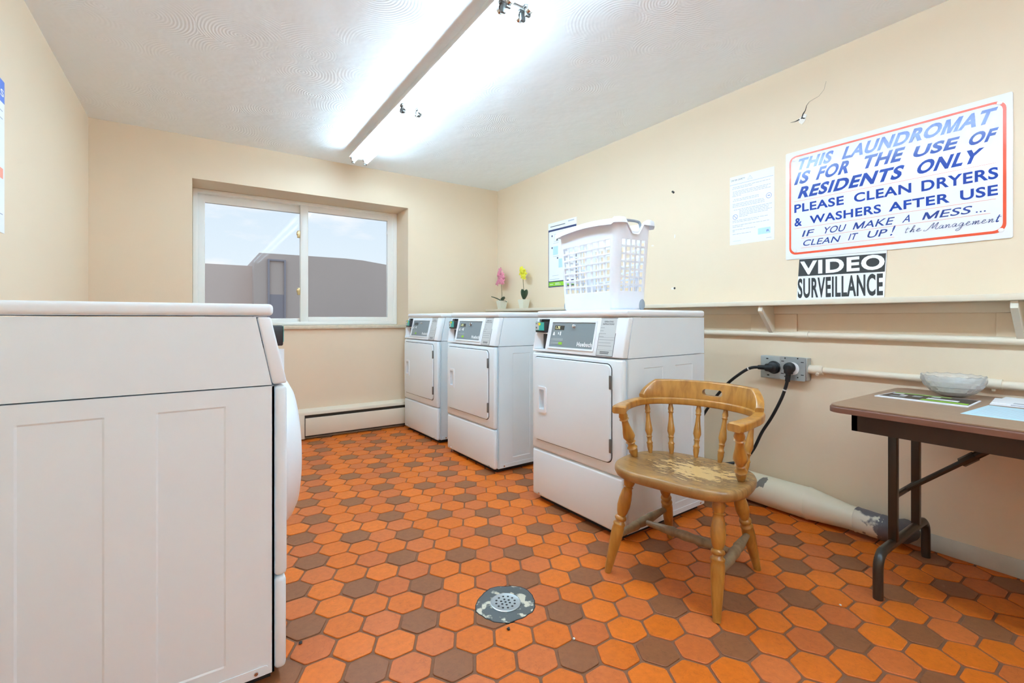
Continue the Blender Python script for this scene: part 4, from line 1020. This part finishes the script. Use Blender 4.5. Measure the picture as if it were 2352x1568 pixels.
# ------------------------------------------------------------------ orchids on the shelf
def orchid(loc, petal, label, lean, flowers, leaves, hgt):
    t = thing('potted_orchid', label, 'plant', loc, 0, 'small potted orchids on the shelf')
    bm = bmesh.new()
    for (w0, w1, z0, z1) in ((0.030, 0.044, 0, 0.088),):
        a = [bm.verts.new((sx_ * w0, sy_ * w0, z0)) for sx_, sy_ in ((-1, -1), (1, -1), (1, 1), (-1, 1))]; b = [bm.verts.new((sx_ * w1, sy_ * w1, z1)) for sx_, sy_ in ((-1, -1), (1, -1), (1, 1), (-1, 1))]
        c = [bm.verts.new((sx_ * (w1 - 0.004), sy_ * (w1 - 0.004), z1)) for sx_, sy_ in ((-1, -1), (1, -1), (1, 1), (-1, 1))]; d = [bm.verts.new((sx_ * (w1 - 0.006), sy_ * (w1 - 0.006), z1 - 0.012)) for sx_, sy_ in ((-1, -1), (1, -1), (1, 1), (-1, 1))]
        bm.faces.new(a); bm.faces.new(d)
        for r0, r1 in ((a, b), (b, c), (c, d)):
            for k in range(4): bm.faces.new((r0[k], r0[(k + 1) % 4], r1[(k + 1) % 4], r1[k]))
    obj('pot', bm, 'potw', t, smooth=False)
    pts = smooth_path([(0, 0, 0.075), (0.002, lean * 0.2, 0.16), (0.0, lean * 0.6, 0.23), (-0.01, lean, hgt)], 6)
    bm = bmesh.new(); tube(bm, pts, 0.003, 8); obj('stem', bm, 'stem', t)
    for (dy, dxx, L, rise, wd) in leaves:
        bm = bmesh.new(); n_ = 8; a_, b_, c_ = [], [], []
        dirv = Vector((dxx, dy, 0)).normalized(); sd = Vector((-dirv.y, dirv.x, 0))
        for k in range(n_ + 1):
            u = k / n_; w = wd * math.sin(PI * min(1, u * 0.92 + 0.06)) ** 0.7
            p = dirv * (L * u) + Vector((0, 0, 0.078 + rise * u - abs(rise) * 0.25 * u * u - 0.03 * u * u * (1 if rise < 0.05 else 0)))
            a_.append(bm.verts.new(p + sd * w + Vector((0, 0, 0.006)))); b_.append(bm.verts.new(p)); c_.append(bm.verts.new(p - sd * w + Vector((0, 0, 0.006))))
        for k in range(n_):
            bm.faces.new((a_[k], a_[k + 1], b_[k + 1], b_[k])); bm.faces.new((b_[k], b_[k + 1], c_[k + 1], c_[k]))
        lf = obj('leaf', bm, 'leaf', t); m_ = lf.modifiers.new('s', 'SOLIDIFY'); m_.thickness = 0.0022; apply_mods(lf)
    rnd = random.Random(len(label))
    for (fy, fz, fr) in flowers:
        bm = bmesh.new()
        c = Vector((-0.02 + rnd.uniform(-0.012, 0.012), lean + fy, fz)); rx = rnd.uniform(0, 1)
        for k in range(5):
            a = rx + 2 * PI * k / 5
            e = Matrix.Translation(c) @ Matrix.Rotation(a, 4, 'X') @ Matrix.Rotation(rnd.uniform(0.1, 0.5), 4, 'Y') @ Matrix.Translation((0, 0, fr * 0.55)) @ Matrix.Diagonal((0.22, 0.62, 1.0, 1)) @ Matrix.Scale(fr * 0.6, 4)
            tmp = bmesh.new(); bmesh.ops.create_uvsphere(tmp, u_segments=10, v_segments=6, radius=1); tmp.transform(e); merge(bm, tmp)
        obj('flower', bm, petal, t)
    return t
SZT = 1.108 + 0.0262
orchid((2.645, 4.10, SZT), 'petalp', 'pink potted orchid at the far end of the shelf, near the corner', 0.01,
       [(0.0, 0.41, 0.030), (0.022, 0.375, 0.036), (-0.022, 0.365, 0.034), (0.012, 0.34, 0.038), (-0.035, 0.325, 0.038), (0.04, 0.315, 0.038), (-0.004, 0.295, 0.040), (-0.055, 0.285, 0.034), (0.05, 0.28, 0.032)], [(1.0, -0.5, 0.13, 0.07, 0.022), (-1, -0.45, 0.15, 0.055, 0.022), (-0.7, 0.4, 0.06, 0.03, 0.016)], 0.44)
orchid((2.645, 3.70, SZT), 'petaly', 'yellow potted orchid on the shelf, between the pink orchid and the basket', 0.012,
       [(0.01, 0.385, 0.032), (-0.012, 0.375, 0.034), (0.022, 0.35, 0.030), (-0.022, 0.345, 0.036), (0.0, 0.325, 0.036), (-0.03, 0.31, 0.032)], [(-0.8, -0.3, 0.10, 0.13, 0.026), (-0.3, -0.4, 0.06, 0.14, 0.022)], 0.41)

# ------------------------------------------------------------------ signs on the right wall
SU, SV = Vector((0, -1, 0)), Vector((0, 0, 1))
XS = XR - 0.006
bm = bmesh.new(); prism(bm, rr(0, 0.871, 1.364, 1.954, 0.006, 3), (XR - 0.0005, 1.284, 0), SU, SV, 0.0055, 0.0008)
SO = (XS, 1.284, 0)
ring(bm, rr(0.019, 0.853, 1.388, 1.930, 0.035), rr(0.028, 0.843, 1.399, 1.921, 0.03), SO, SU, SV, 0.0007, 1)
for a, b, z in ((0.043, 0.823, 1.679), (0.043, 0.823, 1.5305), (0.080, 0.807, 1.474), (0.080, 0.487, 1.421)): flatrect(bm, a, b, z - 0.0008, z + 0.0008, SO, SU, SV, 0.0005, 2)
for s, a, b, z0, z1, sh_, bo in (('THIS', 0.050, 0.240, 1.847, 1.908, 0.35, 0.040), ('LAUNDROMAT', 0.271, 0.830, 1.847, 1.908, 0.35, 0.040),
    ('IS', 0.043, 0.132, 1.770, 1.836, 0.35, 0.040), ('FOR', 0.151, 0.322, 1.772, 1.838, 0.35, 0.040), ('THE', 0.352, 0.530, 1.774, 1.836, 0.35, 0.040), ('USE', 0.551, 0.716, 1.774, 1.824, 0.35, 0.040), ('OF', 0.735, 0.832, 1.772, 1.824, 0.35, 0.040),
    ('RESIDENTS', 0.061, 0.530, 1.692, 1.754, 0.35, 0.040), ('ONLY', 0.562, 0.790, 1.694, 1.754, 0.35, 0.040),
    ('PLEASE', 0.045, 0.281, 1.617, 1.663, 0, 0.026), ('CLEAN', 0.325, 0.550, 1.617, 1.663, 0, 0.026), ('DRYERS', 0.586, 0.830, 1.613, 1.662, 0, 0.026),
    ('&', 0.046, 0.084, 1.542, 1.587, 0, 0.026), ('WASHERS', 0.122, 0.436, 1.545, 1.588, 0, 0.026), ('AFTER', 0.466, 0.682, 1.545, 1.587, 0, 0.026), ('USE', 0.715, 0.829, 1.545, 1.589, 0, 0.026)):
    text(bm, s, (a, b, z0, z1), SO, SU, SV, sh_, bo, 0.0006, 3)
for s, a, b, z0, z1 in (('IF', 0.083, 0.146, 1.481, 1.514), ('YOU', 0.182, 0.293, 1.482, 1.516), ('MAKE', 0.319, 0.490, 1.483, 1.517), ('A', 0.516, 0.556, 1.484, 1.517), ('MESS', 0.588, 0.756, 1.484, 1.517),
    ('CLEAN', 0.085, 0.268, 1.430, 1.462), ('IT', 0.299, 0.344, 1.432, 1.464), ('UP', 0.377, 0.464, 1.432, 1.465)):
    text(bm, s, (a, b, z0, z1), SO, SU, SV, 0.35, 0.008, 0.0006, 4)
text(bm, '!', (0.470, 0.494, 1.430, 1.476), SO, SU, SV, 0.35, 0.005, 0.0006, 4)
for k in range(3): flatrect(bm, 0.764 + 0.012 * k, 0.769 + 0.012 * k, 1.484, 1.489, SO, SU, SV, 0.0006, 4)
# brushed script: each letter a list of strokes in its own unit box
SCR = {'t': [[(0.5, 1.15), (0.3, 0.2), (0.4, 0.0), (0.7, 0.12)], [(0.1, 0.75), (0.9, 0.82)]],
 'h': [[(0.0, 0.1), (0.55, 0.9), (0.6, 1.3), (0.4, 1.2), (0.2, 0.0), (0.45, 0.5), (0.7, 0.5), (0.65, 0.0), (0.9, 0.1)]],
 'e': [[(0.0, 0.2), (0.5, 0.32), (0.65, 0.55), (0.4, 0.6), (0.2, 0.25), (0.35, 0.0), (0.7, 0.06), (1.0, 0.2)]],
 'M': [[(-0.25, 0.1), (-0.3, -0.1), (0.0, 0.0), (0.3, 1.2), (0.42, 0.2), (0.7, 1.2), (0.75, 0.2), (0.9, 0.0), (1.05, 0.15)]],
 'a': [[(0.75, 0.5), (0.4, 0.58), (0.1, 0.25), (0.3, 0.0), (0.6, 0.2), (0.75, 0.5), (0.68, 0.1), (0.8, 0.0), (1.0, 0.15)]],
 'n': [[(0.0, 0.45), (0.2, 0.55), (0.15, 0.0), (0.45, 0.5), (0.65, 0.52), (0.62, 0.05), (0.8, 0.0), (1.0, 0.15)]],
 'g': [[(0.75, 0.5), (0.4, 0.58), (0.1, 0.25), (0.3, 0.0), (0.6, 0.2), (0.75, 0.5), (0.55, -0.5), (0.15, -0.75), (-0.1, -0.6), (0.4, -0.25), (1.0, 0.15)]],
 'm': [[(0.0, 0.45), (0.12, 0.55), (0.1, 0.0), (0.3, 0.5), (0.42, 0.5), (0.4, 0.0), (0.6, 0.5), (0.75, 0.52), (0.72, 0.05), (0.85, 0.0), (1.0, 0.15)]]}
def script(bm, word, u, widths, base, xh):
    for chh, w in zip(word, widths):
        for st_ in SCR[chh]:
            p3 = [Vector(SO) + SU * (u + (x * 0.95 + y * 0.32) * w) + SV * (base + y * xh) - Vector((0.0006, 0, 0)) for x, y in st_]
            pp = smooth_path(p3, 5); tube(bm, pp, [0.0016 + 0.0009 * abs(math.sin(3 * i / len(pp))) for i in range(len(pp))], 6, mi=4, flat=0.35)
        u += w
script(bm, 'the', 0.522, (0.020, 0.022, 0.022), 1.435, 0.022)
script(bm, 'Management', 0.605, (0.038, 0.021, 0.022, 0.021, 0.022, 0.021, 0.027, 0.021, 0.021, 0.018), 1.436, 0.024)
sg = tag(obj('laundromat_sign', bm, ['signw', 'red', 'redline', 'blue', 'navy']), 'large white sign with blue lettering and a red border, high on the right wall', 'sign')
for y, z in ((0.45, 1.921), (1.241, 1.908), (0.446, 1.399), (1.234, 1.408)):
    bm = bmesh.new(); lathe(bm, [(0.009, 0), (0.008, 0.003), (0.004, 0.005), (0.0005, 0.0055)], 16, Matrix.Translation((XS, y, z)) @ Matrix.Rotation(-PI / 2, 4, 'Y')); obj('screw_cap', bm, 'signw', sg)

# video surveillance sign standing on the shelf against the wall
VO0 = (XR - 0.001, 1.284, 0)
bm = bmesh.new(); prism(bm, [(0.055, SZT + 0.001), (0.447, SZT + 0.001), (0.458, 1.363), (0.07, 1.363)], VO0, SU, SV, 0.003)
VO = (XR - 0.004, 1.284, 0)
prism(bm, [(0.064, 1.268), (0.450, 1.262), (0.455, 1.350), (0.070, 1.360)], VO, SU, SV, 0.0005, mi=1)
text(bm, 'VIDEO', (0.074, 0.450, 1.274, 1.348), VO, SU, SV, 0, 0.035, 0.0011, 2)
text(bm, 'SURVEILLANCE', (0.062, 0.443, 1.148, 1.256), VO, SU, SV, 0, 0.03, 0.0006, 1)
vs = tag(obj('video_sign', bm, ['signw', 'signblack', 'white']), 'black and white VIDEO SURVEILLANCE sign standing on the shelf under the large sign', 'sign')

# dryer safety notice
NO0 = (XR - 0.0005, 1.284, 0); NO = (XR - 0.0013, 1.284, 0)
bm = bmesh.new(); flatrect(bm, -0.331, -0.065, 1.489, 1.906, NO0, SU, SV, 0.0008, 4)
text(bm, 'DRYER SAFETY', (-0.322, -0.235, 1.878, 1.888), NO, SU, SV, 0, 0.01, 0.0003, 0)
def bars(bm, rows_, mi, seed):
    r = random.Random(seed)
    for (u0, u1, z) in rows_:
        u = u0
        while u < u1 - 0.006:
            w = min(r.uniform(0.008, 0.024), u1 - u); flatrect(bm, u, u + w, z, z + 0.0032, NO, SU, SV, 0.0002, mi); u += w + 0.0035
bars(bm, [(-0.312, -0.088, 1.838), (-0.316, -0.19, 1.829), (-0.312, -0.085, 1.811), (-0.312, -0.105, 1.802), (-0.312, -0.08, 1.793), (-0.316, -0.26, 1.784), (-0.306, -0.145, 1.763), (-0.312, -0.15, 1.754),
    (-0.314, -0.125, 1.735), (-0.314, -0.12, 1.726), (-0.314, -0.115, 1.717), (-0.306, -0.078, 1.699), (-0.272, -0.088, 1.690), (-0.272, -0.098, 1.681), (-0.272, -0.078, 1.672), (-0.272, -0.10, 1.663), (-0.272, -0.22, 1.654),
    (-0.314, -0.092, 1.633), (-0.314, -0.155, 1.624), (-0.314, -0.09, 1.604), (-0.314, -0.25, 1.595), (-0.314, -0.168, 1.577), (-0.314, -0.295, 1.568), (-0.314, -0.20, 1.551)], 1, 4)
flatrect(bm, -0.331, -0.07, 1.856, 1.8575, NO, SU, SV, 0.0002, 2)
ring(bm, [(-0.221, 1.869), (-0.189, 1.869), (-0.205, 1.893)], [(-0.218, 1.8708), (-0.192, 1.8708), (-0.205, 1.890)], NO, SU, SV, 0.0002, 1)
flatrect(bm, -0.2058, -0.2042, 1.876, 1.884, NO, SU, SV, 0.0002, 1)
for u, z in ((-0.297, 1.658), (-0.095, 1.747)):
    ci = [(u + 0.016 * math.cos(2 * PI * k / 24), z + 0.016 * math.sin(2 * PI * k / 24)) for k in range(24)]; ci2 = [(u + 0.0135 * math.cos(2 * PI * k / 24), z + 0.0135 * math.sin(2 * PI * k / 24)) for k in range(24)]
    ring(bm, ci, ci2, NO, SU, SV, 0.0003, 2)
    prism(bm, [(u - 0.0105, z + 0.0085), (u - 0.0085, z + 0.0105), (u + 0.0105, z - 0.0085), (u + 0.0085, z - 0.0105)] if z < 1.7 else [(u - 0.008, z - 0.002), (u + 0.008, z - 0.002), (u + 0.006, z + 0.003), (u - 0.006, z + 0.003)], NO, SU, SV, 0.0003, mi=2)
prism(bm, rr(-0.158, -0.086, 1.530, 1.566, 0.003, 3), NO, SU, SV, 0.0002, mi=3)
prism(bm, [(-0.110, 1.551), (-0.098, 1.554), (-0.090, 1.535), (-0.100, 1.545), (-0.108, 1.538)], NO, SU, SV, 0.0004, mi=2)
text(bm, 'coinamatic', (-0.311, -0.262, 1.508, 1.514), NO, SU, SV, 0, 0, 0.0003, 1)
flatrect(bm, -0.11, -0.08, 1.503, 1.5055, NO, SU, SV, 0.0002, 1)
tag(obj('paper_notice', bm, ['inkgrey', 'inkpale', 'inkblue', 'paperblue', 'paper'], smooth=False), 'white printed safety notice on the right wall, left of the large sign', 'notice')

# framed instruction poster behind the basket
PO0 = (XR - 0.0005, 3.408, 0); PO = (XR - 0.0025, 3.408, 0)
bm = bmesh.new(); flatrect(bm, 0, 0.389, 1.326, 1.921, PO0, SU, SV, 0.002, 1)
flatrect(bm, 0, 0.389, 1.326, 1.860, PO, SU, SV, 0.0004, 0); prism(bm, rr(0.008, 0.381, 1.382, 1.842, 0.008, 3), PO, SU, SV, 0.0007, mi=1); flatrect(bm, 0.008, 0.381, 1.335, 1.373, PO, SU, SV, 0.0007, 2)
flatrect(bm, 0.02, 0.07, 1.350, 1.354, PO, SU, SV, 0.0009, 1); flatrect(bm, 0.10, 0.16, 1.358, 1.362, PO, SU, SV, 0.0009, 1); flatrect(bm, 0.10, 0.18, 1.346, 1.350, PO, SU, SV, 0.0009, 1)
flatrect(bm, 0.03, 0.24, 1.884, 1.891, PO, SU, SV, 0.0005, 3); flatrect(bm, 0.28, 0.36, 1.898, 1.908, PO, SU, SV, 0.0005, 4)
for u, z in ((0.056, 1.80), (0.056, 1.69), (0.135, 1.59)):
    prism(bm, [(u + 0.009 * math.cos(2 * PI * k / 16), z + 0.009 * math.sin(2 * PI * k / 16)) for k in range(16)], PO, SU, SV, 0.001, mi=0)
ring(bm, rr(0.085, 0.145, 1.742, 1.812, 0.002, 2), rr(0.088, 0.142, 1.745, 1.809, 0.002, 2), PO, SU, SV, 0.0009, 4); prism(bm, [(0.11, 1.75), (0.14, 1.75), (0.14, 1.79)], PO, SU, SV, 0.001, mi=5)
flatrect(bm, 0.07, 0.14, 1.622, 1.70, PO, SU, SV, 0.0009, 6); flatrect(bm, 0.07, 0.15, 1.728, 1.731, PO, SU, SV, 0.0009, 4); flatrect(bm, 0.07, 0.15, 1.606, 1.609, PO, SU, SV, 0.0009, 4); flatrect(bm, 0.15, 0.22, 1.50, 1.58, PO, SU, SV, 0.0009, 6); flatrect(bm, 0.02, 0.16, 1.396, 1.400, PO, SU, SV, 0.0009, 4); flatrect(bm, 0.06, 0.15, 1.430, 1.433, PO, SU, SV, 0.0009, 4)
tag(obj('wall_poster', bm, ['posternavy', 'paper', 'greenp', 'inkgrey', 'inkpale', 'inkgrey', 'paperblue'], smooth=False), 'navy framed white instruction poster with a green strip, behind the laundry basket', 'poster')

# poster on the left wall, only its edge shows
LO0 = (XL + 0.0005, 2.62, 0); LU = Vector((0, 1, 0))
bm = bmesh.new(); flatrect(bm, -0.42, 0.0, 1.371, 1.962, LO0, LU, SV, 0.002, 4)
LO = (XL + 0.0025, 2.62, 0); flatrect(bm, -0.42, 0.0, 1.876, 1.962, LO, LU, SV, 0.0003, 0); text(bm, 'S', (-0.045, -0.010, 1.898, 1.926), LO, LU, SV, 0, 0.02, 0.0007, 1)
for z in (1.84, 1.81, 1.44): flatrect(bm, -0.38, -0.02, z, z + 0.004, LO, LU, SV, 0.0003, 2)
flatrect(bm, -0.10, -0.016, 1.58, 1.62, LO, LU, SV, 0.0003, 3); tag(obj('wall_poster', bm, ['posterblue', 'white', 'inkpale', 'pinkp', 'paper'], smooth=False), 'white poster with a blue header on the left wall, cut off by the photo edge', 'poster')

# ------------------------------------------------------------------ crumbs on the floor
for (x, y, r, lab, mt) in ((0.856, 1.286, 0.006, 'small dark crumb on an orange tile just in front of the drain', 'crumb'), (0.269, 1.603, 0.006, 'small dark crumb on the floor beside the washer', 'crumb'), (1.006, 1.129, 0.004, 'tiny pale crumb on the floor, lower right of the drain', 'tape'), (1.923, 0.721, 0.004, 'tiny pale crumb on the floor near the table leg', 'tape')):
    bm = bmesh.new(); bmesh.ops.create_icosphere(bm, subdivisions=2, radius=r)
    rn = random.Random(int(x * 1000))
    for v in bm.verts: v.co *= rn.uniform(0.75, 1.15); v.co.z *= 0.8
    o = tag(obj('crumb', bm, mt), lab, 'crumb', 'crumbs on the tile floor'); o.location = (x, y, r * 0.62)

# ------------------------------------------------------------------ outside, with a block standing in for the room's reflection
bd = thing('room_reflection_block', 'grey-brown block added outside the window to stand for the reflected room and its door', 'reflection stand-in', (0, 9.0, -0.6))  # made-up block: imitates the room mirrored in the window glass
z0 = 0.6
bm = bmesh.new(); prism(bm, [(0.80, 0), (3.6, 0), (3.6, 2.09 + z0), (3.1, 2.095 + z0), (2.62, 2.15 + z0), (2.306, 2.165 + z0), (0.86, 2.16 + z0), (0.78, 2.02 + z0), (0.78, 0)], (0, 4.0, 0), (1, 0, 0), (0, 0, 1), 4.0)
obj('wall', bm, 'reflgrey2', bd)  # outline of the reflected room, given as a solid block
bm = bmesh.new(); bx(bm, -6, 0.80, 0.35, 4.0, 0, 1.96 + z0); bx(bm, 3.55, 9, 0.2, 4, 0, 2.085 + z0); obj('reflection_side', bm, 'reflgrey', bd)
bm = bmesh.new(); rframe(bm, 0.985, 1.27, z0 - 0.2, 2.06 + z0, (0.03, 0.03, 0.03, 0.03), -0.04, 0.02); bx(bm, 1.01, 1.25, -0.02, 0.01, z0 - 0.2, 1.45 + z0); obj('reflected_door', bm, 'refldoor', bd)
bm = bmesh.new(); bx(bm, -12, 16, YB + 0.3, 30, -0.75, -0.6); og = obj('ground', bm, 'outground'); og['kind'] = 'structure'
